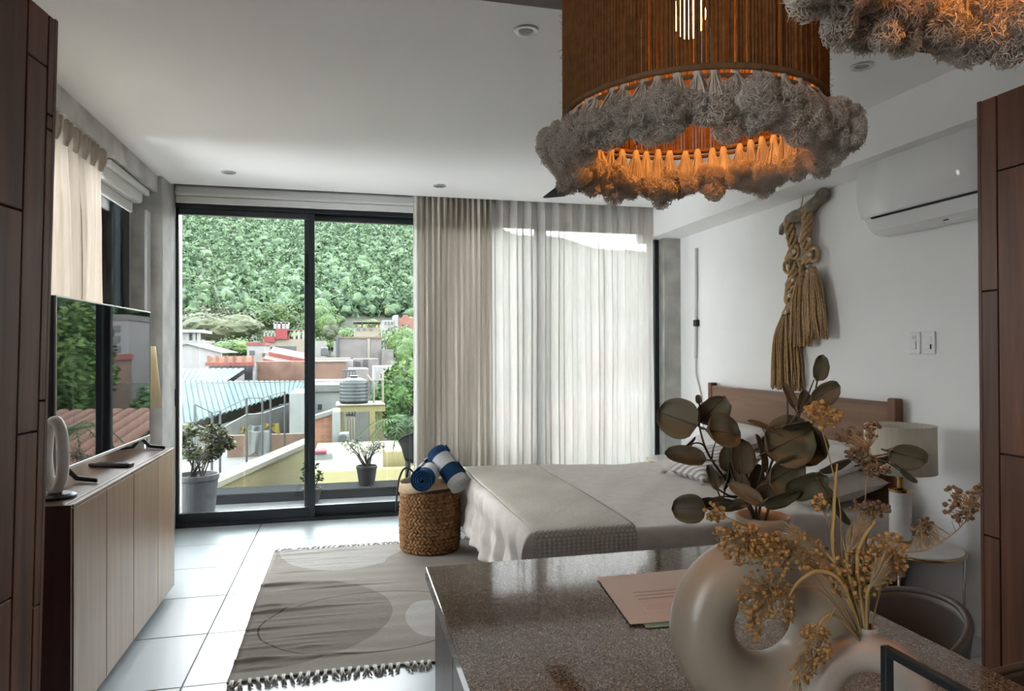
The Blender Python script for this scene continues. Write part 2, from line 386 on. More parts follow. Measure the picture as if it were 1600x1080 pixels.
# left unit: its face is turned a few degrees against the room
T = 1.8; far = atT(76.5, 548, T); ang = math.radians(7.7)
fd = (-sin(ang), -cos(ang)); nd = (-cos(ang), sin(ang))
def s_of(px, y=548):
    q = ray(px, y); # intersect with face plane through far, direction fd
    A = np.array([[q[0], -fd[0]], [q[1], -fd[1]]]); t_, s_ = np.linalg.solve(A, np.array([far[0], far[1]])); return s_, t_
def zz(px, y): s_, t_ = s_of(px); return EYE+ray(px, y)[2]*t_
c1 = s_of(62)[0]; c2 = s_of(29)[0]
ztopL = zz(76, 30)
plank_unit('plank_cabinet', 'tall walnut plank-clad cabinet at the left edge in front of the console', far, fd,
    [(0, c1, [zz(70, 180), zz(70, 203), zz(68, 626), zz(60, 950)]), (c1, c2, [zz(50, 95), zz(40, 678)]), (c2, c2+.30, [zz(15, 325), zz(15, 940)]), (c2+.30, c2+.62, [zz(15, 600)])], ztopL, .022, nd, .5)
# right unit
zt = 2.32; farR = atZ(1527, 160, zt)
def sR(px): return farR[1]-atX(px, 548, farR[0])[1]
def zR(px, y): return atX(px, y, farR[0])[2]
k1 = sR(1560); k2 = k1+.2
plank_unit('plank_cabinet', 'tall walnut plank-clad cabinet at the right edge beside the white wall', farR, (0, -1),
    [(0, k1, [zR(1540, 455), zR(1545, 838)]), (k1, k2, [zR(1575, 263), zR(1580, 712)]), (k2, k2+.2, [1.2, 2.0]), (k2+.2, k2+.5, [.9, 1.7])], zt, 0.002, (1, 0), .9)

# ---------------------------------------------------------------- sideboard
CX = -1.0; CTOP = .872
cy0 = atX(115, 785, CX)[1]; cy1 = atX(273, 701, CX)[1]
cb = thing('sideboard', 'long wooden sideboard with pale fronts and dark end below the television', 'sideboard', (CX-.2, (cy0+cy1)/2, 0))
obj('carcass', MB().box(CX-.40, CX-.025, cy0+.002, cy1, .055, CTOP-.03), 'console_dark', cb, bev=.002)
obj('top', MB().box(CX-.40, CX-.028, cy0, cy1, CTOP-.03, CTOP), 'walnut_top', cb, bev=.002)
obj('front_rail', MB().box(CX-.022, CX, cy0, cy1, CTOP-.012, CTOP), 'oak_front', cb, bev=.002)
obj('end_panel', MB().box(CX-.40, CX-.004, cy0-.016, cy0, .045, CTOP), 'console_dark', cb, bev=.002)
ds = [cy0]+[atX(px, 820, CX)[1] for px in (167, 209, 247)]+[cy1]
for a, b in zip(ds, ds[1:]):
    obj('door', MB().box(CX-.02, CX, a+.0025, b-.0025, .05, CTOP-.015), 'oak_front', cb, bev=.002)
for yy in (cy0+.12, (cy0+cy1)/2+.1, cy1-.1):
    obj('foot', MB().box(CX-.12, CX-.06, yy-.03, yy+.03, 0, .055), 'black_gap', cb, bev=.004)
obj('plinth', MB().box(CX-.36, CX-.14, cy0+.05, cy1-.05, .0, .055), 'black_gap', cb)

# ---------------------------------------------------------------- television
plain('tv_plastic', (.012, .012, .013), .35)
g = NG('tv_screen'); g.b.inputs['Base Color'].default_value = (.006, .007, .008, 1); g.b.inputs['Roughness'].default_value = .02; g.b.inputs['Specular IOR Level'].default_value = 1.0; g.b.inputs['IOR'].default_value = 1.6
plain('brushed_metal', (.35, .35, .35), .35, metal=1)
TVX = -1.17
ty0 = atX(94, 600, TVX)[1]; ty1 = atX(230, 600, TVX)[1]; tz0 = atX(160, 713, TVX)[2]; tz1 = atX(160, 474, TVX)[2]
tv = thing('television', 'flat black television on the sideboard reflecting the view outside', 'television', (TVX, (ty0+ty1)/2, CTOP))
obj('housing', MB().box(TVX-.035, TVX-.004, ty0, ty1, tz0, tz1).box(TVX-.07, TVX-.03, ty0+.2, ty1-.2, tz0+.03, tz0+.35), 'tv_plastic', tv, bev=.004)
obj('screen', MB().box(TVX-.006, TVX, ty0+.008, ty1-.008, tz0+.016, tz1-.008), 'tv_screen', tv)
obj('bezel', MB().box(TVX-.006, TVX+.002, ty0, ty1, tz0, tz0+.014).box(TVX-.006, TVX+.002, ty0, ty1, tz1-.007, tz1).box(TVX-.006, TVX+.002, ty0, ty0+.007, tz0, tz1).box(TVX-.006, TVX+.002, ty1-.007, ty1, tz0, tz1), 'brushed_metal', tv, bev=.001, seg=1)
for yy in (ty0+.14, ty1-.12):
    m = MB().tube([(TVX-.02, yy, tz0+.01), (TVX+.03, yy, CTOP+.018), (TVX+.12, yy-.03, CTOP+.010)], [.012, .011, .009], 8).tube([(TVX-.02, yy, tz0+.01), (TVX-.06, yy, CTOP+.016), (TVX-.12, yy-.02, CTOP+.010)], [.012, .011, .009], 8)
    obj('foot', m, 'tv_plastic', tv, smooth=True)
tv.rotation_euler = (0, 0, -.027)
# remote control
q = atZ(174, 726, CTOP+.01)
rc = thing('remote_control', 'black remote control lying in front of the television', 'remote', (q[0], q[1], CTOP), 1.30)
mm = obj('body', MB().cbox((q[0], q[1], CTOP+.010), (.05, .21, .018)), 'tv_plastic', rc, bev=.006, seg=3)
m = MB()
for i in range(3):
    for j in range(9): m.cyl((q[0]-.012+i*.012, q[1]-.08+j*.018, CTOP+.019), .0035, .002, 8)
bt = obj('buttons', m, 'laminate_grey', rc); tag(bt, kind='stuff')
# ring mirror on black base
plain('white_plastic', (.72, .71, .69), .35, vary=.02)
c = atT(86, 712, 2.72); c = Vector(c)
rm = thing('ring_lamp', 'white ring lamp on a round black foot at the near sideboard end', 'lamp', (c.x-.015, c.y, CTOP))
R = .135
m = MB().tube([(c.x+.45*R*sin(t)*.62, c.y-.9*R*sin(t)*.62*.3, c.z+R*cos(t)) for t in [2*pi*k/48 for k in range(48)]], .022, 12, closed=True)
obj('ring', m, 'white_plastic', rm, smooth=True)
m = MB().lathe([(.075, 0), (.075, .010), (.06, .018), (.012, .022), (.010, c.z-R-CTOP+.004)], (c.x, c.y, CTOP), 32)
obj('stand', m, 'tv_plastic', rm, smooth=False, bev=.002)
# floor lamp behind the television
cloth_sheer('shade_cream', (.85, .78, .60), .0, .5)
lx = atY(229, 600, 4.95); lx = (float(lx[0]), 4.95)
zb = float(atY(240, 637, 4.95)[2]); ztp = float(atY(240, 541, 4.95)[2])
fl_ = thing('floor_lamp', 'floor lamp with cream cone shade behind the television', 'lamp', (lx[0], lx[1], 0))
rbt = float(atY(253, 637, 4.95)[0]-lx[0]); rtp = float(atY(243, 541, 4.95)[0]-lx[0])
obj('lamp_shade', MB().lathe([(rbt, zb), (rtp, ztp), (rtp-.003, ztp), (rbt-.003, zb), (rbt, zb)], (lx[0], lx[1], 0), 40), 'shade_cream', fl_, smooth=True)
obj('pole', MB().tube([(lx[0], lx[1], .02), (lx[0], lx[1], zb+.2)], .011, 12), 'brushed_metal', fl_, smooth=True)
obj('base', MB().cyl((lx[0], lx[1], 0), .095, .022, 32), 'brushed_metal', fl_, bev=.004)

# ---------------------------------------------------------------- rug with woven shapes and tasselled ends
RX0, RX1, RY0, RY1 = -.505, 1.15, 3.2, 5.21
g = NG('rug'); v = g.coords(); sep = g.n('ShaderNodeSeparateXYZ'); g.l(v, sep.inputs[0])
def M_(op, a, b=None):
    n = g.n('ShaderNodeMath', operation=op)
    for i, q in enumerate((a, b)):
        if q is None: continue
        if isinstance(q, (int, float)): n.inputs[i].default_value = q
        else: g.l(q, n.inputs[i])
    return n.outputs[0]
def ellipse(cx, cy, rx, ry, rot=0, wob=.0):
    dx = M_('SUBTRACT', sep.outputs[0], cx); dy = M_('SUBTRACT', sep.outputs[1], cy)
    ca, sa = cos(rot), sin(rot)
    u = M_('DIVIDE', M_('ADD', M_('MULTIPLY', dx, ca), M_('MULTIPLY', dy, sa)), rx)
    w_ = M_('DIVIDE', M_('SUBTRACT', M_('MULTIPLY', dy, ca), M_('MULTIPLY', dx, sa)), ry)
    return M_('SQRT', M_('ADD', M_('MULTIPLY', u, u), M_('MULTIPLY', w_, w_)))
def rgbmix(fac, a, b):
    n = g.n('ShaderNodeMix', data_type='RGBA'); g.l(fac, n.inputs['Factor'])
    for k, q in ((6, a), (7, b)):
        if isinstance(q, tuple): n.inputs[k].default_value = (*q, 1)
        else: g.l(q, n.inputs[k])
    return n.outputs[2]
rcx, rcy = (RX0+RX1)/2, (RY0+RY1)/2
def loc_(px, py): q = atZ(px, py, .008); return q[0]-rcx, q[1]-rcy
dk = (.25, .222, .20); md = (.345, .315, .285); lt = (.46, .44, .415)
base = md
e1x, e1y = loc_(455, 965); f1 = M_('LESS_THAN', ellipse(e1x-.12, e1y, .66, .62, .1), 1.0)
colr = rgbmix(f1, md, dk)
e2 = M_('LESS_THAN', ellipse(*loc_(545, 850), .48, .62, -.15), 1.0)
colr = rgbmix(e2, colr, lt)
e4 = M_('LESS_THAN', ellipse(*loc_(660, 885), .26, .42, 0), 1.0); colr = rgbmix(e4, colr, md)
e5 = M_('LESS_THAN', ellipse(*loc_(672, 965), .13, .26, 0), 1.0); colr = rgbmix(e5, colr, lt)
ring = ellipse(*loc_(580, 968), .57, .42, .05)
rl = M_('LESS_THAN', M_('ABSOLUTE', M_('SUBTRACT', ring, 1.0)), .009)
colr = rgbmix(rl, colr, (.10, .09, .085))
mp = g.n('ShaderNodeMapping'); mp.inputs['Scale'].default_value = (6, 90, 1); g.l(v, mp.inputs['Vector'])
z = g.n('ShaderNodeTexNoise', Scale=3, Detail=6); g.l(mp.outputs[0], z.inputs['Vector'])
sc = g.n('ShaderNodeMapRange'); sc.inputs['To Min'].default_value = .8; sc.inputs['To Max'].default_value = 1.2; g.l(z.outputs['Fac'], sc.inputs['Value'])
vm = g.n('ShaderNodeVectorMath', operation='SCALE'); g.l(colr, vm.inputs[0]); g.l(sc.outputs[0], vm.inputs['Scale']); g.l(vm.outputs[0], g.b.inputs['Base Color'])
g.b.inputs['Roughness'].default_value = .95; g.b.inputs['Specular IOR Level'].default_value = .1; g.bump(z.outputs['Fac'], .5, .006)
rug = thing('rug', 'grey woven rug with rounded shapes and tasselled ends on the tiles', 'rug', (rcx, rcy, 0))
rr = random.Random(4); wr = [(rr.uniform(RX0, RX0+.5), rr.uniform(RY0, RY1), rr.uniform(.06, .3), rr.uniform(.004, .011)) for _ in range(34)]
def rugf(u, v):
    x = RX0+(RX1-RX0)*u+.003*sin(v*9)*(1-u); yy = RY0+(RY1-RY0)*v+.012*sin(u*7)
    z = .007+.0012*sin(yy*40+x*3)
    for a, b, l_, h in wr: z += h*math.exp(-((x-a)/l_)**2-((yy-b)/.014)**2)
    return (x, yy, z)
obj('weave', MB().grid(rugf, 60, 260), 'rug', rug, smooth=True, solid=.006)
plain('tassel_yarn', (.60, .59, .57), .95, vary=.35, scale=60)
for end in (0, 1):
    for k in range(46):
        x = RX0+(RX1-RX0)*(k+.5)/46; y0 = RY0 if end == 0 else RY1; sg = -1 if end == 0 else 1
        m = MB()
        for q in range(3):
            dx = rr.uniform(-.025, .025); ln = rr.uniform(.045, .075)
            m.tube([(x+rr.uniform(-.006, .006), y0-sg*.01+.012*sin(k/46*7), .010), (x+dx*.4, y0+sg*ln*.5, .015), (x+dx, y0+sg*ln, .006)], [.007, .0055, .004], 5)
        obj('tassel', m, 'tassel_yarn', rug, smooth=True)

# ---------------------------------------------------------------- woven basket with towels
bc = Vector(atZ(672, 872, 0)); dirn = Vector((bc.x, bc.y, 0)).normalized(); BR = .208
bc = bc+dirn*BR; bc.z = .012; BH = .49
plain('seagrass', (.30, .155, .062), .85, vary=.45, scale=30, bump=.5, bscale=120)
plain('basket_rim', (.46, .33, .20), .75, vary=.15, scale=20)
plain('rope_dark', (.07, .05, .04), .8)
bk = thing('basket', 'round woven seagrass basket with pale rim at the foot of the bed', 'basket', (bc.x, bc.y, .012))
obj('liner', MB().lathe([(BR-.03, .01), (BR-.016, .05), (BR-.012, BH-.03)], bc, 40), 'rope_dark', bk)
m = MB(); rows = 17; rr = random.Random(2)
for j in range(rows):
    zz_ = .030+j*(BH-.06)/rows; rad = BR*(.955+.045*sin(pi*min(1, (j+1)/rows*1.0)))
    nb = 44
    for k in range(nb):
        t = 2*pi*(k+.5*(j % 2))/nb+rr.uniform(-.01, .01); tl = .55 if j % 2 else -.55
        cx, cy_ = bc.x+rad*cos(t), bc.y+rad*sin(t); tx, ty_ = -sin(t), cos(t)
        L_ = .021; p0 = (cx-tx*L_*cos(tl), cy_-ty_*L_*cos(tl), zz_-L_*sin(tl)); p1 = (cx+tx*L_*cos(tl), cy_+ty_*L_*cos(tl), zz_+L_*sin(tl))
        pm = (cx+cos(t)*.006, cy_+sin(t)*.006, zz_); m.tube([p0, pm, p1], [.006, .0125+rr.uniform(-.001, .002), .006], 6)
tag(obj('weave', m, 'seagrass', bk, smooth=True), kind='stuff')
def rimf(u, v):
    t = 2*pi*u; a = 2*pi*v; k = .028*cos(t+.6)
    r0 = BR+.010+.014*cos(a); return (bc.x+r0*cos(t), bc.y+r0*sin(t), BH-.003+.038*sin(a)+k+.006*sin(3*t))
obj('rim', MB().grid(rimf, 60, 12), 'basket_rim', bk, smooth=True)
hp = [Vector(atT(px, py, 4.75)) for px, py in ((619, 800), (620, 775), (624, 748), (631, 733), (640, 733), (648, 742), (650, 752))]
obj('handle', MB().tube(catmull(hp, 5), .007, 8), 'rope_dark', bk, smooth=True)
def striped(name, stops):
    g = NG(name); v = g.coords(); sep = g.n('ShaderNodeSeparateXYZ'); g.l(v, sep.inputs[0])
    mr = g.n('ShaderNodeMapRange'); mr.inputs['From Min'].default_value = -.2; mr.inputs['From Max'].default_value = .2; g.l(sep.outputs[0], mr.inputs['Value'])
    g.l(g.ramp(mr.outputs[0], stops, 'CONSTANT'), g.b.inputs['Base Color']); g.b.inputs['Roughness'].default_value = .95; g.b.inputs['Specular IOR Level'].default_value = .1
    z = g.n('ShaderNodeTexNoise', Scale=350, Detail=2); g.l(v, z.inputs['Vector']); g.bump(z.outputs['Fac'], .8, .004); return g
BL, WH = (.018, .055, .13), (.62, .63, .64)
striped('towel_a', [(0, BL), (.24, WH), (.50, BL), (.76, WH)])
striped('towel_b', [(0, BL), (.33, WH), (.62, BL), (.8, WH)])
def towel(label, c, ax, r, ln, mat):
    t = thing('rolled_towel', label, 'towel', c, 0, 'rolled beach towels on the basket')
    def sp(u, v):
        th = 2*pi*4.2*u; rad = .012+(r-.012)*u; return (-ln/2+ln*v, rad*cos(th), rad*sin(th))
    o = obj('roll', MB(), mat, t); bpy.data.meshes.remove(o.data) if False else None
    me = bpy.data.meshes.new('roll'); mb = MB().grid(sp, 130, 14); me.from_pydata(mb.v, [], mb.f); me.materials.append(MATS[mat]); me.polygons.foreach_set('use_smooth', [True]*len(me.polygons)); o.data = me
    q = o.modifiers.new('solid', 'SOLIDIFY'); q.thickness = (r-.012)/4.2*.8; q.offset = 0
    t.rotation_mode = 'QUATERNION'; t.rotation_quaternion = Vector((1, 0, 0)).rotation_difference(Vector(ax).normalized())
    return t
pa = Vector(atT(668, 741, 4.80)); pb = Vector(atT(701, 732, 4.86))
towel('rolled navy and white towel whose spiral end faces out of the basket', pa, (.35, .9, .12), .078, .30, 'towel_b')
towel('rolled towel with broad navy and white bands leaning across the basket', pb, (.42, -.62, -.62), .078, .33, 'towel_a')
# ---------------------------------------------------------------- bed
plain('linen', (.66, .61, .57), .9, vary=.06, scale=14, bump=.15, bscale=60, spec=.2)
g = NG('throw_knit'); v = g.coords(); mp = g.n('ShaderNodeMapping'); mp.inputs['Rotation'].default_value = (0, 0, pi/4); g.l(v, mp.inputs['Vector'])
ck = g.n('ShaderNodeTexVoronoi', Scale=58); ck.inputs['Randomness'].default_value = .12; g.l(mp.outputs[0], ck.inputs['Vector'])
g.l(g.ramp(ck.outputs['Distance'], [(.1, (.82, .78, .71)), (.6, (.52, .48, .42))]), g.b.inputs['Base Color']); g.b.inputs['Roughness'].default_value = .95; g.b.inputs['Specular IOR Level'].default_value = .1
iv = g.n('ShaderNodeMath', operation='MULTIPLY'); iv.inputs[1].default_value = -1; g.l(ck.outputs['Distance'], iv.inputs[0]); g.bump(iv.outputs[0], 1.0, .008)
plain('pillow_white', (.70, .68, .66), .9, vary=.03, scale=12, bump=.15, bscale=25)
plain('pillow_beige', (.55, .50, .46), .9, vary=.04, scale=12, bump=.15, bscale=25)
BX0, BX1, BY0, BY1, BZ = .885, 3.0, 3.235, 5.06, .56
bed = thing('bed', 'wide bed with beige linen coverlet and wooden headboard by the white wall', 'bed', ((BX0+BX1)/2, (BY0+BY1)/2, 0))
obj('mattress', MB().box(BX0+.05, BX1, BY0+.05, BY1-.05, .30, BZ-.03), 'pillow_white', bed, bev=.05, seg=4)
obj('base', MB().box(BX0+.10, BX1, BY0+.08, BY1-.08, .12, .30), 'headboard_wood', bed, bev=.01)
for x in (BX0+.25, BX1-.1):
    for yy in (BY0+.2, BY1-.2): obj('leg', MB().cyl((x, yy, 0), .03, .12, 16), 'headboard_wood', bed)
def drape_fn(x0, x1, y0, y1, z, off, hang_f, hang_n, hang_b, wob=1.0, seed=0):
    rr = random.Random(seed); ph = [rr.uniform(0, 6.28) for _ in range(8)]
    LX0, LY0, LY1 = BX0, BY0, BY1; rad = .055
    def fn(u, v):
        s = x0+(x1-x0)*u; t = y0+(y1-y0)*v
        ox = max(0, LX0-s); on = max(0, LY0-t); ob = max(0, t-LY1); oy = max(on, ob)
        o = max(ox, oy); mn = min(ox, oy)
        along = t*5.0+s*4.0
        # round shoulder then hang
        def sh(d):
            if d <= 0: return 0, 0
            a = d/rad
            if a < pi/2: return rad*sin(a), rad*(1-cos(a))
            return rad, rad+(d-rad*pi/2)
        hx, dx = sh(ox); hy, dy = sh(oy)
        drop = max(dx, dy)
        fold = wob*min(1, drop/.25)*(.016*sin(t*21+ph[0]+s*3)+.012*sin(t*37+ph[1])+.012*sin(s*19+ph[2])+.008*sin(s*41+ph[3]))
        X = max(s, LX0)-(hx-rad if ox > 0 else 0)*1 - (rad if ox > 0 else 0)
        X = max(s, LX0+0)-hx-(fold if ox > 0 else 0)-(.35*mn if ox > 0 and oy > 0 else 0)*.5
        sg = -1 if on > 0 else 1
        Y = min(max(t, LY0), LY1)+sg*(hy+(fold if oy > 0 else 0)+(.35*mn if ox > 0 and oy > 0 else 0)*.5)
        Z = z-drop+off
        if drop < .02: Z += wob*(.006*sin(s*5+ph[4]+t*2)+.004*sin(t*9+ph[5]+s*6)+.003*sin(s*17-t*13+ph[6]))
        return (X-(off if ox > 0 else 0), Y+sg*(off if oy > 0 else 0), Z)
    return fn
obj('coverlet', MB().grid(drape_fn(BX0-.42, BX1, BY0-.40, BY1+.40, BZ, 0, 0, 0, 0, 1.0, 1), 150, 150), 'linen', bed, smooth=True, solid=.006)
HX = 3.045; hy0 = float(atX(1398, 640, HX)[1]); hy1 = float(atX(1113, 610, HX)[1]); hz = 1.145
hb = MB().box(HX-.02, HX+.02, hy0, hy1, .35, hz)
obj('headboard', hb, 'headboard_wood', bed, bev=.006)
for yy in (hy0-.0, hy1+.0):
    obj('headboard_post', MB().box(HX-.028, HX+.032, yy-.03, yy+.03, 0, hz+.025), 'walnut', bed, bev=.01, seg=3)
tw = thing('throw_blanket', 'beige waffle-knit throw folded across the foot of the bed', 'blanket', (1.15, (BY0+BY1)/2, BZ))
def throw(u, v):
    f = drape_fn(BX0-.02, 1.36, BY0-.38, BY1+.25, BZ, .016, 0, 0, 0, .35, 9)
    p = f(u, v); return (p[0]+.02+.05*v*(u-.2)+.01*sin(v*6), p[1], p[2]+.002)
obj('cloth', MB().grid(throw, 40, 140), 'throw_knit', tw, smooth=True, solid=.012)
def pillow(name, label, c, L, W, Hh, rot, mat, group=None):
    t = thing(name, label, 'pillow', c, 0, group)
    m = MB()
    def pf(sg):
        def fn(u, v):
            a, b = u*2-1, v*2-1; e = (1-abs(a)**3.2)*(1-abs(b)**3.2); e = max(e, 0)**.55
            k = 1-.10*(abs(b)**2)*(abs(a)**2) ; sx = 1-.06*(1-abs(a)**2)*0
            return (a*L/2*(1-.07*(1-b*b)*abs(a)), b*W/2*(1-.07*(1-a*a)*abs(b)), sg*Hh/2*e+.006*sin(9*a+4*b)*e)
        return fn
    m.grid(pf(1), 24, 24); m.grid(lambda u, v: pf(-1)(v, u), 24, 24)
    o = obj('cushion_body', MB(), mat, t); me = bpy.data.meshes.new(name); me.from_pydata(m.v, [], m.f); me.materials.append(MATS[mat]); me.polygons.foreach_set('use_smooth', [True]*len(me.polygons)); o.data = me
    t.rotation_euler = rot; return t
pz = BZ+.085
pillow('pillow', 'plain beige pillow lying on the bed side nearest the table lamp', (2.74, 3.62, pz+.005), .50, .68, .18, (0, -.18, .05), 'pillow_beige')
pillow('pillow', 'white pillow stacked on top of the one nearest the lamp', (2.80, 3.66, pz+.135), .46, .64, .15, (0, -.30, 0), 'pillow_white')
pillow('pillow', 'white pillow stacked on top of the one on the window half', (2.80, 4.64, pz+.135), .46, .64, .15, (0, -.30, 0), 'pillow_white')
pillow('pillow', 'plain beige pillow lying on the window half of the bed', (2.74, 4.66, pz+.005), .50, .68, .18, (0, -.18, -.05), 'pillow_beige')
g = NG('cushion_stripe'); v = g.coords(); wv = g.n('ShaderNodeTexWave', Scale=9, Distortion=1.5); wv.bands_direction = 'DIAGONAL'; g.l(v, wv.inputs['Vector'])
g.l(g.ramp(wv.outputs['Fac'], [(.35, (.40, .38, .36)), (.6, (.70, .68, .66))]), g.b.inputs['Base Color']); g.b.inputs['Roughness'].default_value = .9; g.bump(wv.outputs['Fac'], .5, .01)
cu = pillow('cushion', 'striped grey and white cushion with tassels in the middle of the bed', (2.46, 4.36, BZ+.10), .42, .42, .16, (0, -.35, .1), 'cushion_stripe')
for sx in (-1, 1):
    for sy in (-1, 1):
        m = MB()
        for k in range(9): m.tube([(sx*.20, sy*.20, 0), (sx*(.225+random.uniform(0, .02)), sy*(.225+random.uniform(0, .02)), random.uniform(-.02, .01)), (sx*(.245+random.uniform(-.015, .02)), sy*(.245+random.uniform(-.015, .02)), random.uniform(-.035, .005))], .004, 5)
        o = obj('tassel', MB(), 'pillow_white', cu); me = bpy.data.meshes.new('tassel'); me.from_pydata(m.v, [], m.f); me.materials.append(MATS['pillow_white']); o.data = me

# ---------------------------------------------------------------- bedside tables and lamp
plain('marble', (.66, .645, .62), .25, vary=.12, scale=6, detail=8)
plain('brass', (.55, .36, .12), .2, metal=1, vary=.05)
plain('steel_pale', (.5, .5, .48), .35, metal=1, vary=.05)
def side_table(label, c, zt, r):
    t = thing('bedside_table', label, 'table', (c[0], c[1], 0), 0, 'bedside tables')
    obj('table_top', MB().lathe([(r, zt-.018), (r, zt)], (c[0], c[1], 0), 48), 'marble', t, bev=.004)
    obj('rim', MB().tube([(c[0]+(r+.004)*cos(a), c[1]+(r+.004)*sin(a), zt-.012) for a in [2*pi*k/48 for k in range(48)]], .006, 8, closed=True), 'brass', t, smooth=True)
    for k in range(3):
        a = 2*pi*k/3-.55; obj('leg', MB().tube([(c[0]+r*cos(a), c[1]+r*sin(a), zt-.015), (c[0]+r*cos(a), c[1]+r*sin(a), .0)], .006, 8), 'steel_pale', t, smooth=True)
    obj('foot_ring', MB().tube([(c[0]+r*cos(a), c[1]+r*sin(a), .008) for a in [2*pi*k/48 for k in range(48)]], .006, 8, closed=True), 'steel_pale', t, smooth=True)
tz = .46; lc = atZ(1407, 846, tz); tc_ = (float(lc[0])+.0, float(lc[1])-.09)
side_table('round marble bedside table with thin legs under the table lamp', tc_, tz, .215)
side_table('round marble bedside table on the window side of the bed', (2.72, 5.43), .52, .21)
cloth_sheer('lampshade_linen', (.84, .79, .69), .0, .48)
tl = thing('table_lamp', 'white marble table lamp with gold fittings and drum shade by the headboard', 'lamp', (lc[0], lc[1], tz))
L0 = (float(lc[0]), float(lc[1]), 0); ty = L0[1]
zof = lambda py: float(atY(1407, py, ty)[2])
br = .052
obj('foot', MB().lathe([(br+.004, tz+.0), (br+.004, tz+.012)], L0, 40), 'brass', tl, bev=.002)
obj('column', MB().lathe([(br, tz+.012), (br, zof(768))], L0, 40), 'marble', tl, bev=.003)
obj('collar', MB().lathe([(br+.002, zof(768)), (br+.002, zof(764)), (.016, zof(762)), (.014, zof(748)), (.020, zof(747)), (.020, zof(738)), (.008, zof(737)), (.008, zof(700))], L0, 32), 'brass', tl, smooth=False)
rs = .168
obj('lamp_shade', MB().lathe([(rs, zof(737)), (rs*.985, zof(664)), (rs*.985-.003, zof(664)), (rs-.003, zof(737)), (rs, zof(737))], L0, 56), 'lampshade_linen', tl, smooth=True)

# ---------------------------------------------------------------- things on the right wall
# air conditioner
plain('ac_white', (.80, .80, .79), .12, vary=.01)
ay1 = float(atX(1345, 310, XR-.2)[1]); ay0 = ay1-.86; az1 = float(atX(1347, 262, XR-.12)[2]); az0 = float(atX(1385, 364, XR-.15)[2])
ac = thing('air_conditioner', 'white split air conditioner mounted high on the right wall', 'air conditioner', (XR, (ay0+ay1)/2, az0))
h = az1-az0
prof = [(0, 0), (.10, 0), (.145, .025), (.185, .09), (.205, .16), (.205, .22), (.195, h-.03), (.18, h-.008), (.165, h), (0, h)]
obj('body', MB().prism(prof, lambda u, v, d: (XR-.001-u, d, az0+v), ay0, ay1), 'ac_white', ac, bev=.028, seg=5)
obj('front_panel', MB().grid(lambda u, v: (XR-.178-.050*sin(pi*(.10+.78*v))**.8, ay0+.006+(ay1-ay0-.012)*u, az0+.098+(h-.115)*v), 4, 24), 'ac_white', ac, smooth=True, solid=.012)
obj('vane', MB().prism([(.115, .006), (.152, .026), (.188, .088), (.182, .090), (.147, .031), (.112, .012)], lambda u, v, d: (XR-.004-u, d, az0+v-.004), ay0+.03, ay1-.07), 'ac_white', ac, bev=.002)
obj('vane_gap', MB().prism([(.183, .088), (.194, .090), (.196, .097), (.184, .095)], lambda u, v, d: (XR-.001-u, d, az0+v), ay0+.03, ay1-.07), 'black_gap', ac)
obj('indicator', MB().cbox((XR-.125, ay0+.35, az0+.008), (.01, .03, .01)), 'black_gap', ac)
# switch plates
plain('switch_white', (.85, .85, .84), .3, vary=.01)
def switch_plate(label, px, rock):
    c = atX(px, 536, XR); y_, z_ = float(c[1]), float(c[2]); s = thing('switch_plate', label, 'switch', (XR, y_, z_))
    obj('plate', MB().box(XR-.010, XR, y_-.037, y_+.037, z_-.062, z_+.062), 'switch_white', s, bev=.004, seg=2)
    if rock: obj('rocker', MB().box(XR-.016, XR-.009, y_-.014, y_+.016, z_-.035, z_+.01), 'switch_white', s, bev=.003); obj('badge', MB().box(XR-.0115, XR-.009, y_-.012, y_+.014, z_+.02, z_+.04), 'blind_white', s)
    else:
        obj('rocker', MB().box(XR-.014, XR-.009, y_-.017, y_+.017, z_+.005, z_+.035), 'switch_white', s, bev=.002)
        obj('socket', MB().box(XR-.014, XR-.009, y_-.017, y_+.017, z_-.035, z_-.005), 'switch_white', s, bev=.002); obj('slot', MB().box(XR-.015, XR-.012, y_-.017, y_-.010, z_-.032, z_-.008), 'black_gap', s)
switch_plate('white wall switch plate with single rocker, on the window side', 1431, True)
switch_plate('white wall switch plate with two modules, nearer the walnut cabinet', 1454, False)
# cable with control box beside the column
cab = thing('wall_cable', 'white cable with a black switch running down the wall by the column', 'cable', (XR, float(atX(1088, 505, XR)[1]), 1.2))
pts = [atX(px, py, XR-.012) for px, py in ((1088, 390), (1087, 450), (1088, 520), (1087, 580), (1091, 600), (1096, 625), (1099, 680))]
obj('cord', MB().tube(catmull([Vector(p) for p in pts], 5), .008, 8), 'blind_white', cab, smooth=True)
obj('casing', MB().tube([Vector(atX(1088, 388, XR-.014)), Vector(atX(1087, 560, XR-.014))], .014, 8), 'blind_white', cab, smooth=True)
q = atX(1088, 505, XR-.016); obj('switch_box', MB().cbox(q, (.035, .06, .06)), 'black_gap', cab, bev=.006)
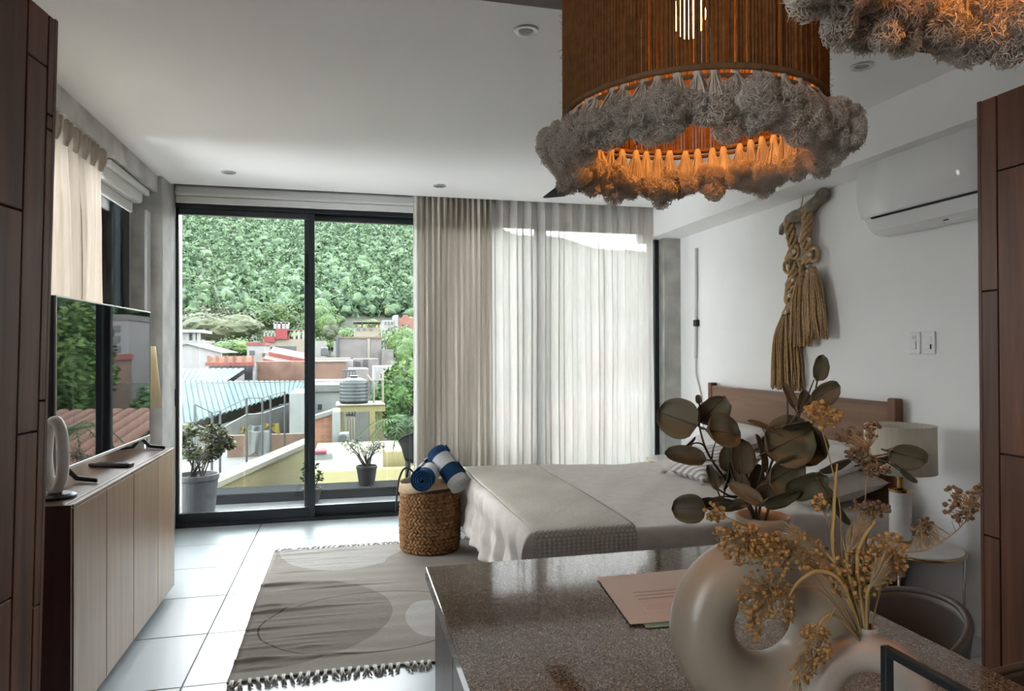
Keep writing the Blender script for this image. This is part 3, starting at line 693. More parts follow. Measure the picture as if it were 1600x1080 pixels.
# macrame hanging
plain('driftwood', (.23, .19, .145), .9, vary=.4, scale=18, bump=.6, bscale=40)
plain('jute_rope', (.46, .305, .155), .9, vary=.25, scale=60, bump=.4, bscale=120)
plain('bead_white', (.75, .72, .66), .4)
WX = XR-.045
def wp(px, py, d=0): q = atX(px, py, WX-d); return Vector(q)
mc = thing('macrame_hanging', 'jute macrame wall hanging with tassels on a driftwood branch', 'wall hanging', wp(1255, 450))
bp = [wp(1220, 366), wp(1226, 352), wp(1236, 342), wp(1250, 336), wp(1262, 328), wp(1275, 316), wp(1285, 306), wp(1292, 300)]
obj('branch', MB().tube(catmull(bp, 4), [.016, .02, .026, .03, .026, .022, .028, .036, .042, .045, .048, .046, .044, .046, .044, .040, .040, .044, .046, .044, .042, .042, .040, .044, .046, .045, .042, .038, .028][:29], 10), 'driftwood', mc, smooth=True)
obj('nail', MB().tube([wp(1256, 301, -.03), wp(1256, 301, .01)], .006, 8), 'black_gap', mc)
obj('hanging_string', MB().tube([wp(1256, 302, .0), wp(1253, 318, .02), wp(1250, 332, .03)], .003, 6), 'jute_rope', mc)
def braid(pts, w, n=36, strands=3, tw=5.0, r=.010):
    P = catmull(pts, 8); m = MB()
    for k in range(strands):
        out = []
        for i, p in enumerate(P):
            t = i/(len(P)-1)*tw*2*pi+2*pi*k/strands
            out.append(p+Vector((-.012-.018*cos(t)*1, w*sin(t)*(.8+.4*sin(i*1.7)**2), 0)))
        m.tube(out, r, 7)
    return m
obj('braid', braid([wp(1235, 342), wp(1238, 365), wp(1243, 388), wp(1237, 405), wp(1243, 425), wp(1237, 450), wp(1239, 475), wp(1232, 490)], .035, tw=3.5, strands=4, r=.014), 'jute_rope', mc, smooth=True)
obj('braid', braid([wp(1262, 326), wp(1264, 350), wp(1261, 375), wp(1266, 395), wp(1263, 412)], .036, tw=2.2, strands=4, r=.014), 'jute_rope', mc, smooth=True)
obj('braid', braid([wp(1254, 408), wp(1257, 420), wp(1252, 436)], .012, tw=1, strands=2, r=.012), 'jute_rope', mc, smooth=True)
def loopring(px, py, r): 
    c = wp(px, py, .02); return MB().tube([c+Vector((0, r*cos(a), r*1.05*sin(a))) for a in [2*pi*k/20 for k in range(20)]], .012, 7, closed=True)
for px, py in ((1231, 416), (1233, 466), (1238, 440), (1242, 394), (1272, 398)): obj('knot_loop', loopring(px, py, .042), 'jute_rope', mc, smooth=True)
for px, py in ((1241, 393), (1231, 416), (1239, 438), (1234, 462), (1229, 488), (1264, 374), (1265, 398), (1262, 424)): obj('bead', MB().ico(wp(px, py, .045), .014, 2), 'bead_white', mc, smooth=True)
def tassel(top, bot, wt, wb, n, seed):
    r = random.Random(seed); m = MB(); top, bot = Vector(top), Vector(bot)
    for k in range(n):
        a = r.uniform(-1, 1); d = r.uniform(-1, 1)*math.sqrt(max(0, 1-a*a)); e = r.uniform(-.03, .02)
        mid = top.lerp(bot, .3)
        p0 = top+Vector((d*wt*.5, a*wt, 0)); p1 = mid+Vector((d*wb*.4, a*wb*.8+r.uniform(-.006, .006), 0)); p2 = top.lerp(bot, .7)+Vector((d*wb*.45, a*wb+r.uniform(-.012, .012), 0)); p3 = bot+Vector((d*wb*.45, a*wb*1.08+r.uniform(-.015, .015), e))
        m.tube(catmull([p0, p1, p2, p3], 3), .0055, 5)
    return m
for tp, bt, wt, wb, n, sd in (((1229, 490), (1231, 604), .035, .150, 110, 1), ((1252, 432), (1251, 536), .03, .105, 80, 2), ((1268, 418), (1275, 524), .035, .105, 80, 3)):
    d = {1: 0, 2: .02, 3: .03}[sd]
    obj('tassel', tassel(wp(*tp, d), wp(*bt, d), wt, wb, n, sd), 'jute_rope', mc, smooth=True)

# ---------------------------------------------------------------- ceiling fittings
plain('steel', (.55, .55, .54), .3, metal=1)
plain('lens_frost', (.30, .30, .30), .5)
DL = [((357, 269), 'recessed round ceiling light nearest the left column'), ((687, 290), 'recessed round ceiling light above the pleated drape'), ((977, 304), 'recessed round ceiling light above the sheer curtain'),
      ((822, 47), 'recessed round ceiling light left of the big pendant'), ((1347, 103), 'recessed round ceiling light between pendant and air conditioner')]
for (px, py), lb in DL:
    c = atZ(px, py, ZC); t = thing('ceiling_light', lb, 'ceiling light', (c[0], c[1], ZC), 0, 'recessed ceiling lights')
    o = (float(c[0]), float(c[1]), ZC)
    obj('trim_ring', MB().lathe([(.052, -.001), (.050, -.007), (.036, -.008), (.030, -.001)], o, 40), 'steel', t, smooth=True)
    obj('lens', MB().lathe([(.031, -.002), (.0001, -.0045)], o, 32), 'lens_frost', t)
# fan
plain('fan_black', (.010, .012, .012), .8, spec=.15)
FX, FY, FZ = 1.385, 3.80, 2.50
fan = thing('ceiling_fan', 'black ceiling fan hanging behind the big pendant', 'fan', (FX, FY, FZ))
obj('motor', MB().lathe([(.03, -.06), (.075, -.05), (.085, -.01), (.085, .04), (.05, .06), (.014, .07), (.014, ZC-FZ-.03)], (FX, FY, FZ), 32), 'frame_black', fan, smooth=True)
obj('canopy', MB().lathe([(.02, ZC-FZ-.05), (.06, ZC-FZ-.02), (.065, ZC-FZ)], (FX, FY, FZ), 32), 'frame_black', fan, smooth=True)
for sg in (1, -1):
    def bl(u, v, d): return (FX+v, FY+sg*u, FZ+d+v*.12)
    obj('blade', MB().prism([(.07, -.04), (.16, -.075), (.70, -.08), (.715, -.06), (.705, .075), (.16, .07), (.07, .04)], bl, -.004, .004), 'fan_black', fan)
# ---------------------------------------------------------------- pendants
g = plain('jute_cord', (.20, .090, .026), .95, vary=.35, scale=70, trans=.36)
plain('cord_band', (.15, .075, .03), .95, vary=.25, scale=60)
plain('wool', (.70, .62, .52), 1.0, vary=.15, scale=25, trans=.35, spec=.1)
emit('bulb_glow', (1.0, .42, .08), 10)
def tuft_mesh(seed):
    r = random.Random(seed); m = MB()
    m.lathe([(.004, .03), (.008, .02), (.009, .0), (.014, -.012), (.020, -.030), (.022, -.045), (.016, -.055), (.001, -.060)], n=8)
    lumps = [(Vector((r.uniform(-.027, .027), r.uniform(-.027, .027), r.uniform(-.072, -.024))), r.uniform(.013, .023)) for _ in range(9)]
    for k in range(2300):
        c0, rad = r.choice(lumps); d = Vector((r.gauss(0, 1), r.gauss(0, 1), r.gauss(0, 1))).normalized(); s_ = d.cross(Vector((r.gauss(0, 1), r.gauss(0, 1), r.gauss(0, 1)))).normalized()
        p0 = c0+d*rad*.45; p1 = c0+d*rad*.95+s_*.003; p2 = c0+d*rad*1.1+s_*r.uniform(.004, .010); p3 = p2-d*r.uniform(.0, .008)+s_*r.uniform(.001, .007)+Vector((0, 0, -.003))
        m.tube([p0, p1, p2, p3], [.0007, .0008, .0007, .0004], 3, caps=False)
    for k in range(60):
        a = r.uniform(0, 2*pi); q = math.sqrt(r.random()); e = .026*q
        m.tube([(.004*q*cos(a), .004*q*sin(a), .022), (e*.6*cos(a), e*.6*sin(a), -.005), (e*cos(a), e*sin(a), -.035)], .0014, 3, caps=False)
    me = bpy.data.meshes.new('wool_tuft'); me.from_pydata(m.v, [], m.f); me.materials.append(MATS['wool']); me.polygons.foreach_set('use_smooth', [True]*len(me.polygons)); return me
TUFTS = [tuft_mesh(s) for s in range(4)]
def pendant(label, c, seed):
    cx, cy, zb = c; RP = .236; HT = .36; r = random.Random(seed)
    p = thing('pendant_lamp', label, 'pendant lamp', (cx, cy, zb), 0, 'jute pendant lamps over the island')
    m = MB(); N = 236
    for k in range(N):
        t = 2*pi*k/N+r.uniform(-.003, .003); q = RP+r.uniform(-.0012, .0012); rad = .0031*r.uniform(.88, 1.06)
        d = r.uniform(-.0016, .0016)
        m.tube([(cx+q*cos(t), cy+q*sin(t), zb), (cx+q*cos(t+d), cy+q*sin(t+d), zb+HT*.5), (cx+q*cos(t), cy+q*sin(t), zb+HT)], rad, 5, caps=False)
    tag(obj('shade_cords', m, 'jute_cord', p, smooth=True), kind='stuff')
    # stray fibres on the cord surface
    m = MB()
    for k in range(420):
        t = r.uniform(0, 2*pi); z = r.uniform(0, HT); q = RP+.003; e = q+r.uniform(.003, .010); dt = r.uniform(-.02, .02); dz = r.uniform(-.01, .01)
        m.tube([(cx+q*cos(t), cy+q*sin(t), zb+z), (cx+e*cos(t+dt), cy+e*sin(t+dt), zb+z+dz)], [.0005, .0002], 3, caps=False)
    tag(obj('stray_fibres', m, 'jute_cord', p), kind='stuff')
    ring = lambda R_, z, rad: MB().tube([(cx+R_*cos(a), cy+R_*sin(a), zb+z) for a in [2*pi*k/72 for k in range(72)]], rad, 8, closed=True)
    obj('bottom_band', ring(RP, .003, .0055), 'cord_band', p, smooth=True)
    obj('top_band', ring(RP, HT, .006), 'cord_band', p, smooth=True)
    obj('fringe_ring', ring(RP-.004, -.010, .004), 'cord_band', p, smooth=True)
    NT = 50
    for k in range(NT):
        t = 2*pi*(k+r.uniform(-.2, .2))/NT; R_ = RP-.004
        o = share('wool_tuft', TUFTS[k % 4], p, (cx+R_*cos(t), cy+R_*sin(t), zb-.022), (0, 0, 0), (1, 1, r.uniform(.85, 1.05)))
        o.rotation_euler = Matrix.Rotation(r.uniform(0, 6), 3, 'Z').to_euler()
        tilt = Matrix.Rotation(-r.uniform(.10, .36), 3, Vector((-sin(t), cos(t), 0)))
        o.rotation_euler = (tilt @ Matrix.Rotation(r.uniform(0, 6), 3, 'Z')).to_euler()
    obj('frame_spider', MB().tube([(cx-RP, cy, zb+HT-.02), (cx+RP, cy, zb+HT-.02)], .0035, 6).tube([(cx, cy-RP, zb+HT-.02), (cx, cy+RP, zb+HT-.02)], .0035, 6), 'black_gap', p)
    obj('socket', MB().lathe([(.018, HT*.55+.055), (.022, HT*.55+.06), (.022, HT*.55+.12), (.006, HT*.55+.13)], (cx, cy, zb), 20), 'black_gap', p, smooth=True)
    obj('bulb', MB().lathe([(.0005, HT*.55-.045), (.016, HT*.55-.040), (.028, HT*.55-.022), (.031, HT*.55), (.024, HT*.55+.028), (.014, HT*.55+.052), (.012, HT*.55+.06)], (cx, cy, zb), 24), 'bulb_glow', p, smooth=True)
    obj('cable', MB().tube([(cx, cy, zb+HT*.55+.12), (cx, cy, ZC-.03)], .0035, 8), 'black_gap', p)
    obj('ceiling_rose', MB().lathe([(.055, ZC-.045-zb), (.06, ZC-.015-zb)], (cx, cy, zb), 32), 'black_gap', p)
    ld = bpy.data.lights.new('bulb_light', 'POINT'); ld.energy = 9; ld.color = (1, .36, .085); ld.shadow_soft_size = .034
    lo = bpy.data.objects.new('bulb_light', ld); COL.objects.link(lo); lo.parent = p; lo.location = (0, 0, HT*.55-.0)
PX = .63
pc = ray(1078, 240); py_ = PX/pc[0]*pc[1]
pendant('big jute drum pendant with white wool fringe hanging in full view', (PX, float(py_), 1.885), 1)
pendant('jute pendant with wool fringe cut off by the top right corner', (PX, .41, 1.885), 2)

# ---------------------------------------------------------------- kitchen island
g = NG('granite'); v = g.coords()
vo = g.n('ShaderNodeTexVoronoi', Scale=420); g.l(v, vo.inputs['Vector']); z = g.n('ShaderNodeTexNoise', Scale=300, Detail=5, Roughness=.75); g.l(v, z.inputs['Vector'])
mxn = g.n('ShaderNodeMix', data_type='RGBA'); mxn.inputs['Factor'].default_value = .55; g.l(vo.outputs['Color'], mxn.inputs[6]); g.l(z.outputs['Fac'], mxn.inputs[7])
bw = g.n('ShaderNodeRGBToBW'); g.l(mxn.outputs[2], bw.inputs[0])
g.l(g.ramp(bw.outputs[0], [(.30, (.016, .013, .011)), (.44, (.066, .060, .048)), (.56, (.135, .122, .098)), (.75, (.33, .29, .24))]), g.b.inputs['Base Color'])
g.b.inputs['Roughness'].default_value = .07; g.b.inputs['Specular IOR Level'].default_value = .8
IX0, IX1, IY1, IZ, IY0 = .195, 1.075, 1.757, .90, -.7
isl = thing('kitchen_island', 'kitchen island cabinet with grey laminate panels below the granite worktop', 'island', (.6, .6, 0))
obj('carcass', MB().box(IX0+.045, .80, IY0+.03, IY1-.03, .08, IZ-.032), 'black_gap', isl)
obj('plinth', MB().box(IX0+.08, .76, IY0+.05, IY1-.05, 0, .08), 'black_gap', isl)
edges = [IY1-.022]
for px in (706,): edges.append(float(atX(px, 1000, IX0+.02)[1]))
dlt = edges[0]-edges[1]
while edges[-1]-dlt > IY0+.05: edges.append(edges[-1]-dlt)
for a, b in zip(edges, edges[1:]):
    obj('door', MB().box(IX0+.022, IX0+.044, b+.002, a-.002, .09, IZ-.055), 'laminate_grey', isl, bev=.0015, seg=1)
obj('end_panel', MB().box(IX0+.03, .80, IY1-.029, IY1-.012, 0, IZ-.032), 'laminate_grey', isl, bev=.002)
obj('back_panel', MB().box(.80, .818, IY0+.03, IY1-.02, 0, IZ-.032), 'laminate_grey', isl, bev=.002)
wt_ = obj('worktop', MB().box(IX0, IX1, IY0, IY1, IZ-.032, IZ), 'granite', None, bev=.003, origin=((IX0+IX1)/2, (IY0+IY1)/2, IZ))
tag(wt_, 'polished brown speckled granite worktop reflecting the curtains', 'worktop')

# printed sheet and the green card under it
g = plain('paper_pink', (.54, .505, .475), .45, vary=.02); plain('paper_green', (.22, .42, .33), .4); plain('print_grey', (.30, .22, .19), .6); plain('print_pale', (.68, .58, .52), .6)
A, B, D_ = [Vector(atZ(*q, IZ+.004)) for q in ((932, 902), (985, 976), (1072, 894))]
C_ = B+(D_-A)
ps = thing('menu_sheet', 'laminated pinkish menu sheet lying on the granite worktop', 'menu', A)
def onsheet(u, v, d): q = A+(D_-A)*u+(B-A)*v; return (q.x, q.y, IZ+.0045+d+.006*u*u)
m = MB().grid(lambda u, v: onsheet(u, v, 0), 10, 4); obj('sheet', m, 'paper_pink', ps, solid=.0016)
for k in range(3):
    v0 = .42+.07*k; m = MB().grid(lambda u, v: onsheet(.24+u*.6, v0+v*.014, .0014), 6, 1); tag(obj('printed_line', m, 'print_grey', ps), kind='stuff')
m = MB()
for (u0, u1, v0, v1) in ((.22, .9, .66, .672), (.22, .9, .80, .812), (.22, .232, .66, .81)):
    m.grid(lambda u, v: onsheet(u0+(u1-u0)*u, v0+(v1-v0)*v, .0014), 6, 1)
obj('printed_frame', m, 'print_pale', ps)
gc = thing('green_card', 'green edged card tucked beneath the pinkish menu sheet', 'card', B+Vector((.05, 0, 0)))
q0, q1 = Vector(atZ(1003, 972, IZ+.002)), Vector(atZ(1009, 981, IZ+.002)); e = (D_-A)*.55
m = MB().prism([(0, 0), (1, 0), (1, 1), (0, 1)], lambda u, v, d: tuple(q1+e*u-(q1-q0)*v*4+Vector((0, 0, d))), -.001, .0008)
obj('card', m, 'paper_green', gc)

# ---------------------------------------------------------------- ring vases
plain('ceramic', (.31, .26, .20), .32, vary=.03, scale=5, bump=.03, bscale=90)
plain('ceramic_pale', (.35, .315, .275), .35, vary=.03, scale=5)
def ring_vase(label, c, R, hole, dep, rz, neck_h, neck_r, up, mat):
    t = thing('ring_vase', label, 'vase', c, rz)
    Rc = (R+hole)/2; a0 = (R-hole)/2
    def fn(u, v):
        th = 2*pi*u; ph = 2*pi*v; off = up*1.0
        cx_, cz_ = 0, R+off*0
        rc = Rc+up*sin(th)*-.5; a = a0*(1-up/a0*.5*sin(th))
        x = (rc+a*cos(ph))*cos(th); z = (rc+a*cos(ph))*sin(th)
        return (x, dep*sin(ph)*(1-.12*sin(th)), R*.985+z)
    m = MB().grid(fn, 72, 32)
    z0 = 2*R-.025
    m.lathe([(neck_r*1.75, z0-.012), (neck_r*1.35, z0+.008), (neck_r*1.05, z0+.022), (neck_r*.98, z0+neck_h*.7), (neck_r*1.12, z0+neck_h), (neck_r*1.0, z0+neck_h+.001), (neck_r*.85, z0+neck_h*.7), (neck_r*.85, z0)], n=40)
    m.lathe([(.042, -.0), (.05, .004), (.05, .012)], n=32)
    o = obj('body', MB(), mat, t); me = bpy.data.meshes.new('ring_vase'); me.from_pydata(m.v, [], m.f); me.materials.append(MATS[mat]); me.polygons.foreach_set('use_smooth', [True]*len(me.polygons)); o.data = me
    return t
VB = (.61, .923, IZ)
ring_vase('large cream ring-shaped vase holding eucalyptus on the worktop', VB, .140, .046, .048, -.22, .045, .037, .006, 'ceramic')
VS = (.688, .800, IZ)
ring_vase('small pale ring-shaped vase holding dried flowers on the worktop', VS, .084, .032, .03, -.45, .030, .0125, .004, 'ceramic_pale')

# ---------------------------------------------------------------- eucalyptus branches
g = NG('eucalyptus'); oi = g.n('ShaderNodeObjectInfo'); v = g.coords(); z = g.n('ShaderNodeTexNoise', Scale=30, Detail=4); g.l(v, z.inputs['Vector'])
ad = g.n('ShaderNodeMath', operation='ADD'); mu = g.n('ShaderNodeMath', operation='MULTIPLY'); mu.inputs[1].default_value = .6; g.l(z.outputs['Fac'], mu.inputs[0]); g.l(oi.outputs['Random'], ad.inputs[0]); g.l(mu.outputs[0], ad.inputs[1])
cr_ = g.ramp(ad.outputs[0], [(.2, (.050, .042, .026)), (.7, (.085, .078, .042)), (1.2/1.6+.2, (.15, .125, .075))]); g.l(cr_, g.b.inputs['Base Color']); g.b.inputs['Roughness'].default_value = .5
tr = g.n('ShaderNodeBsdfTranslucent'); g.l(cr_, tr.inputs['Color']); mx = g.n('ShaderNodeMixShader'); mx.inputs['Fac'].default_value = .3; g.l(g.b.outputs[0], mx.inputs[1]); g.l(tr.outputs[0], mx.inputs[2]); g.l(mx.outputs[0], g.out.inputs['Surface'])
plain('stem_dark', (.045, .034, .022), .7); plain('dried', (.42, .25, .09), .9, vary=.3, scale=90, trans=.25); plain('dried_stem', (.30, .19, .08), .9); plain('straw', (.46, .33, .13), .85, trans=.3); plain('dried_dark', (.12, .072, .042), .9, vary=.3, scale=90); plain('plume', (.50, .40, .25), 1, vary=.2, scale=60, trans=.35)
RV, UV, TV_ = Vector(CR[0]), Vector(-CR[1]), Vector(-CR[2])
def leaf(parent, px, py, L, W, ang, t, tilt=.3, roll=.2, cup=.18):
    """blade L x W photo pixels long at ray distance t; ang: direction of the tip in degrees (0 = right, 90 = up)"""
    c = Vector(atT(px, py, t)); s = t/F; L *= s; W *= s; a = math.radians(ang)
    ax = (RV*cos(a)+UV*sin(a)); ay = (-RV*sin(a)+UV*cos(a)); az = TV_.copy()
    M1 = Matrix.Rotation(tilt, 3, ay); ax, az = M1 @ ax, M1 @ az
    M2 = Matrix.Rotation(roll, 3, ax); ay, az = M2 @ ay, M2 @ az
    m = MB(); n, k = 12, 8
    def fn(u, v):
        q = u*2-1; hw = W/2*max(0, 1-abs(q)**2.3)**.5*(1-.10*q)+.0003; b = v*2-1
        z = cup*W*(b*b-.3)+.10*L*(q*q-.3)*-.6+.015*W*sin(q*9)*abs(b)
        return c+ax*(q*L/2)+ay*(b*hw)+az*z
    m.grid(fn, n, k); o = obj('leaf', m, 'eucalyptus', parent, smooth=True, solid=.0007)
    base = c-ax*L/2; m2 = MB().tube([base-ax*.012, base, c+ax*L*.2+az*(-cup*W*.25), c+ax*L*.42], [.0012, .0012, .0008, .0003], 5)
    obj('midrib', m2, 'stem_dark', o); return o
mouth = Vector((VB[0], VB[1], IZ+.29))
def stem_path(pts): return [mouth+Vector((random.uniform(-.015, .015), random.uniform(-.015, .015), -.05))]+[Vector(atT(*p)) for p in pts]
def branch(label, stems, leaves):
    b = thing('eucalyptus_branch', label, 'branch', mouth, 0, 'eucalyptus branches in the large vase')
    for pts, r in stems:
        P = catmull(stem_path(pts) if len(pts[0]) == 3 and pts[0][0] > 0 else [Vector(atT(-p[0], p[1], p[2])) for p in pts], 6)
        obj('stem', MB().tube(P, [r*(1-.5*i/len(P)) for i in range(len(P))], 6), 'stem_dark', b, smooth=True)
    for lf in leaves: leaf(b, *lf)
    return b
branch('eucalyptus branch with round leaves reaching up to the left', [([(1165, 785, 1.03), (1140, 757, 1.01), (1108, 712, .99), (1094, 672, .98), (1091, 640, .98)], .0022), ([(-1108, 712, .99), (-1098, 695, .98), (-1084, 693, .97), (-1076, 702, .96)], .0016), ([(-1112, 718, .99), (-1115, 700, .98), (-1122, 682, .98)], .0013)],
    [(1058, 654, 64, 62, 160, .98, .25, .15), (1114, 640, 56, 52, 50, 1.0, -.3, .3), (1130, 675, 60, 56, -10, .97, .35, -.5), (1071, 713, 64, 32, 172, .96, .2, .6), (1091, 624, 14, 10, 100, .99, .1, .2), (1080, 690, 20, 8, 40, .98, .2, .8)])
branch('eucalyptus branch bending low to the left over the vase shoulder', [([(1170, 785, 1.03), (1140, 775, 1.0), (1120, 763, .98), (1112, 755, .98)], .002), ([(-1150, 778, 1.01), (-1130, 776, .98), (-1110, 780, .97), (-1090, 788, .96)], .0016)],
    [(1113, 746, 40, 20, 108, .98, .3, .5), (1076, 795, 52, 44, 185, .96, .25, .2), (1119, 785, 54, 30, 178, .97, .2, -.6), (1150, 790, 46, 18, 200, 1.0, .2, .7), (1137, 745, 44, 13, 75, 1.0, .2, .9)])
branch('tall eucalyptus branch rising beside the macrame tassels', [([(1190, 775, 1.03), (1205, 725, 1.02), (1222, 680, 1.01), (1230, 655, 1.0), (1230, 620, 1.0)], .0022), ([(-1235, 662, 1.0), (-1250, 640, 1.0), (-1262, 618, 1.0), (-1272, 593, 1.0)], .0015), ([(-1210, 715, 1.02), (-1200, 685, 1.0), (-1190, 668, 1.0)], .0014)],
    [(1232, 690, 88, 80, 20, 1.0, .3, -.2), (1256, 694, 74, 66, -30, 1.03, -.2, .3), (1232, 618, 42, 22, 110, 1.0, .3, .6), (1254, 627, 36, 24, 75, 1.0, .1, .3), (1281, 575, 42, 28, 75, 1.0, .15, .2), (1289, 615, 56, 38, 25, .99, .2, .2), (1250, 663, 62, 22, 8, .98, .2, .9), (1190, 666, 44, 12, 155, .99, .2, .9), (1212, 700, 50, 40, 140, 1.04, .3, .2)])
branch('eucalyptus branch stretching right past the drum lampshade', [([(1205, 785, 1.02), (1240, 768, 1.0), (1275, 742, .98), (1310, 722, .97), (1360, 714, .96), (1395, 708, .95)], .0022), ([(-1360, 714, .96), (-1385, 722, .95), (-1405, 735, .95)], .0014)],
    [(1228, 740, 70, 64, 20, .99, .3, .2), (1260, 757, 66, 48, 25, .98, -.3, .3), (1418, 713, 70, 42, -15, .95, .2, .3), (1371, 720, 56, 20, 10, .96, .2, .6), (1308, 727, 60, 20, 18, .97, .2, .7), (1420, 744, 40, 10, -38, .95, .2, .7), (1296, 774, 50, 18, -50, .97, .2, .6), (1316, 805, 44, 12, -52, .96, .2, .7)])
branch('short dark eucalyptus branch in the middle of the vase mouth', [([(1180, 770, 1.02), (1168, 745, 1.0), (1160, 715, 1.0)], .002), ([(-1180, 770, 1.02), (-1190, 735, 1.0), (-1190, 705, .99)], .0015)],
    [(1158, 714, 56, 42, 85, .99, .3, .2), (1141, 716, 50, 34, 100, 1.01, -.3, -.3), (1190, 708, 60, 18, 100, .99, .2, .7), (1197, 766, 60, 40, 30, 1.0, .3, .3), (1165, 772, 60, 26, 150, .98, .2, .5), (1222, 778, 70, 34, 10, .97, .3, .6), (1180, 745, 40, 30, 70, 1.02, .2, .4), (1155, 750, 56, 26, 110, 1.0, .3, .4)])

# ---------------------------------------------------------------- dried flowers
sm = Vector((VS[0], VS[1], IZ+.172))
def sprig(label, pts, clusters, mat='dried', seed=0, size=1.0):
    r = random.Random(seed); t = thing('dried_sprig', label, 'dried flower', sm, 0, 'dried flower sprigs in the small vase')
    P = catmull([sm+Vector((r.uniform(-.006, .006), r.uniform(-.006, .006), -.03))]+[Vector(atT(*p)) for p in pts], 6)
    obj('stem', MB().tube(P, [.0013-.0007*i/len(P) for i in range(len(P))], 5), 'dried_stem', t, smooth=True)
    bm_, tm = MB(), MB()
    for (px, py, rx, ry, tt, n) in clusters:
        n = int(n*1.8)
        for k in range(n):
            a = r.uniform(0, 2*pi); q = math.sqrt(r.random()); d = r.uniform(-.6, .6)*min(rx, ry)/F*tt
            c = Vector(atT(px+rx*q*cos(a), py+ry*q*sin(a), tt+d)); rad = r.uniform(1.9, 4.6)/F*tt*size
            bm_.ico(c, (rad, rad, rad*r.uniform(.8, 1.1)), 1, .12, r)
            j = min(P[len(P)//3:], key=lambda p: (p-c).length+r.uniform(0, .02)); mid = j.lerp(c, .6)+Vector((r.uniform(-.006, .006), r.uniform(-.006, .006), r.uniform(-.004, .008)))
            tm.tube([j, mid, c], .00045, 3, caps=False)
    tag(obj('buds', bm_, mat, t, smooth=True), kind='stuff'); tag(obj('twigs', tm, 'dried_stem', t), kind='stuff')
T0 = .93
SP = [('bushy dried sprig lying over the big vase shoulder', [(1300, 915, T0), (1260, 880, T0), (1225, 855, T0)], [(1232, 862, 62, 34, T0, 90)], 'dried'),
 ('dried sprig spreading farthest left across the big vase', [(1290, 905, T0), (1220, 860, T0), (1165, 845, T0)], [(1160, 850, 40, 34, T0, 70), (1125, 835, 14, 12, T0, 10)], 'dried'),
 ('dried sprig hanging in front of the vase hole', [(1285, 925, T0), (1240, 920, T0), (1200, 930, T0)], [(1195, 930, 46, 40, T0, 80), (1180, 975, 16, 26, T0, 24), (1230, 960, 14, 20, T0, 12)], 'dried'),
 ('tall dried sprig reaching up beside the tallest eucalyptus leaf', [(1318, 880, T0), (1312, 790, T0+.02), (1292, 700, T0+.03), (1275, 645, T0+.04)], [(1276, 640, 20, 14, T0+.04, 34), (1302, 655, 18, 14, T0+.04, 14), (1285, 660, 30, 10, T0+.04, 12)], 'dried'),
 ('dark dried sprig standing before the drum lampshade', [(1345, 870, T0), (1352, 780, T0+.02), (1358, 700, T0+.03)], [(1364, 672, 14, 12, T0+.03, 14), (1340, 712, 22, 14, T0+.02, 26), (1325, 680, 20, 14, T0+.03, 12), (1372, 735, 22, 10, T0, 16)], 'dried_dark'),
 ('dense dried sprig right of the small vase mouth', [(1362, 900, T0), (1380, 875, T0)], [(1385, 872, 36, 40, T0, 80)], 'dried'),
 ('dried sprig reaching right to the walnut cabinet', [(1390, 880, T0), (1450, 858, T0), (1500, 825, T0), (1520, 790, T0)], [(1502, 792, 28, 24, T0, 34), (1440, 822, 18, 16, T0, 20), (1490, 770, 14, 10, T0, 8), (1527, 765, 12, 10, T0, 8)], 'dried_dark'),
 ('dried sprig standing before the lamp column', [(1352, 860, T0), (1366, 805, T0)], [(1368, 795, 22, 14, T0, 22), (1340, 790, 14, 10, T0, 8)], 'dried_dark'),
 ('dried sprig drooping down the front of the small vase', [(1312, 950, T0-.04), (1290, 985, T0-.05), (1276, 1030, T0-.05)], [(1280, 1010, 22, 30, T0-.05, 40), (1262, 985, 14, 12, T0-.05, 10), (1255, 1050, 20, 24, T0-.05, 18)], 'dried'),
 ('dense golden dried sprig directly over the small vase mouth', [(1338, 920, T0), (1336, 900, T0)], [(1338, 900, 48, 40, T0, 120)], 'dried'),
 ('thin dried sprig in front of the beige pillow', [(1305, 850, T0), (1284, 792, T0)], [(1282, 785, 14, 14, T0, 16)], 'dried'),
 ('small dried sprig beside the left vase shoulder', [(1250, 870, T0), (1160, 820, T0), (1120, 803, T0)], [(1117, 800, 18, 16, T0, 18)], 'dried')]
for i, (lb, pts, cl, mt) in enumerate(SP): sprig(lb, pts, cl, mt, i)
def grass(label, pts, wd, mat='straw', fluffy=0):
    t = thing('dried_grass', label, 'dried grass', sm, 0, 'dried grasses in the small vase')
    P = catmull([sm+Vector((0, 0, -.03))]+[Vector(atT(*p)) for p in pts], 8); n = len(P)
    obj('blade', MB().tube(P, [wd*(.5+.9*sin(pi*min(1, i/n*1.02)))*.5+.0003 for i in range(n)], 6), mat, t, smooth=True)
    if fluffy:
        r = random.Random(len(label)); m = MB()
        for k in range(fluffy):
            j = r.randrange(n//2, n-1); p = P[j]; d = (P[j+1]-P[j-1]).normalized(); s_ = Vector((r.gauss(0, 1), r.gauss(0, 1), r.gauss(0, 1))).normalized()
            m.tube([p, p+d*.010+s_*.006, p+d*.022+s_*.012], [.0005, .0005, .0002], 3, caps=False)
        tag(obj('plume', m, 'plume', t), kind='stuff')
grass('upright straw blade standing tall in the dried bunch', [(1305, 880, .92), (1303, 800, .92), (1308, 725, .93)], .0032)
grass('straw blade arching down toward the vase hole', [(1318, 915, .91), (1280, 893, .91), (1250, 908, .91), (1232, 933, .91)], .0035)
grass('straw blade leaning right out of the dried bunch', [(1340, 880, .92), (1350, 840, .92), (1368, 815, .92)], .004)
grass('feathery dried plume bending left over the vase', [(1310, 890, .92), (1275, 855, .92), (1240, 835, .92)], .003, 'straw', 200)
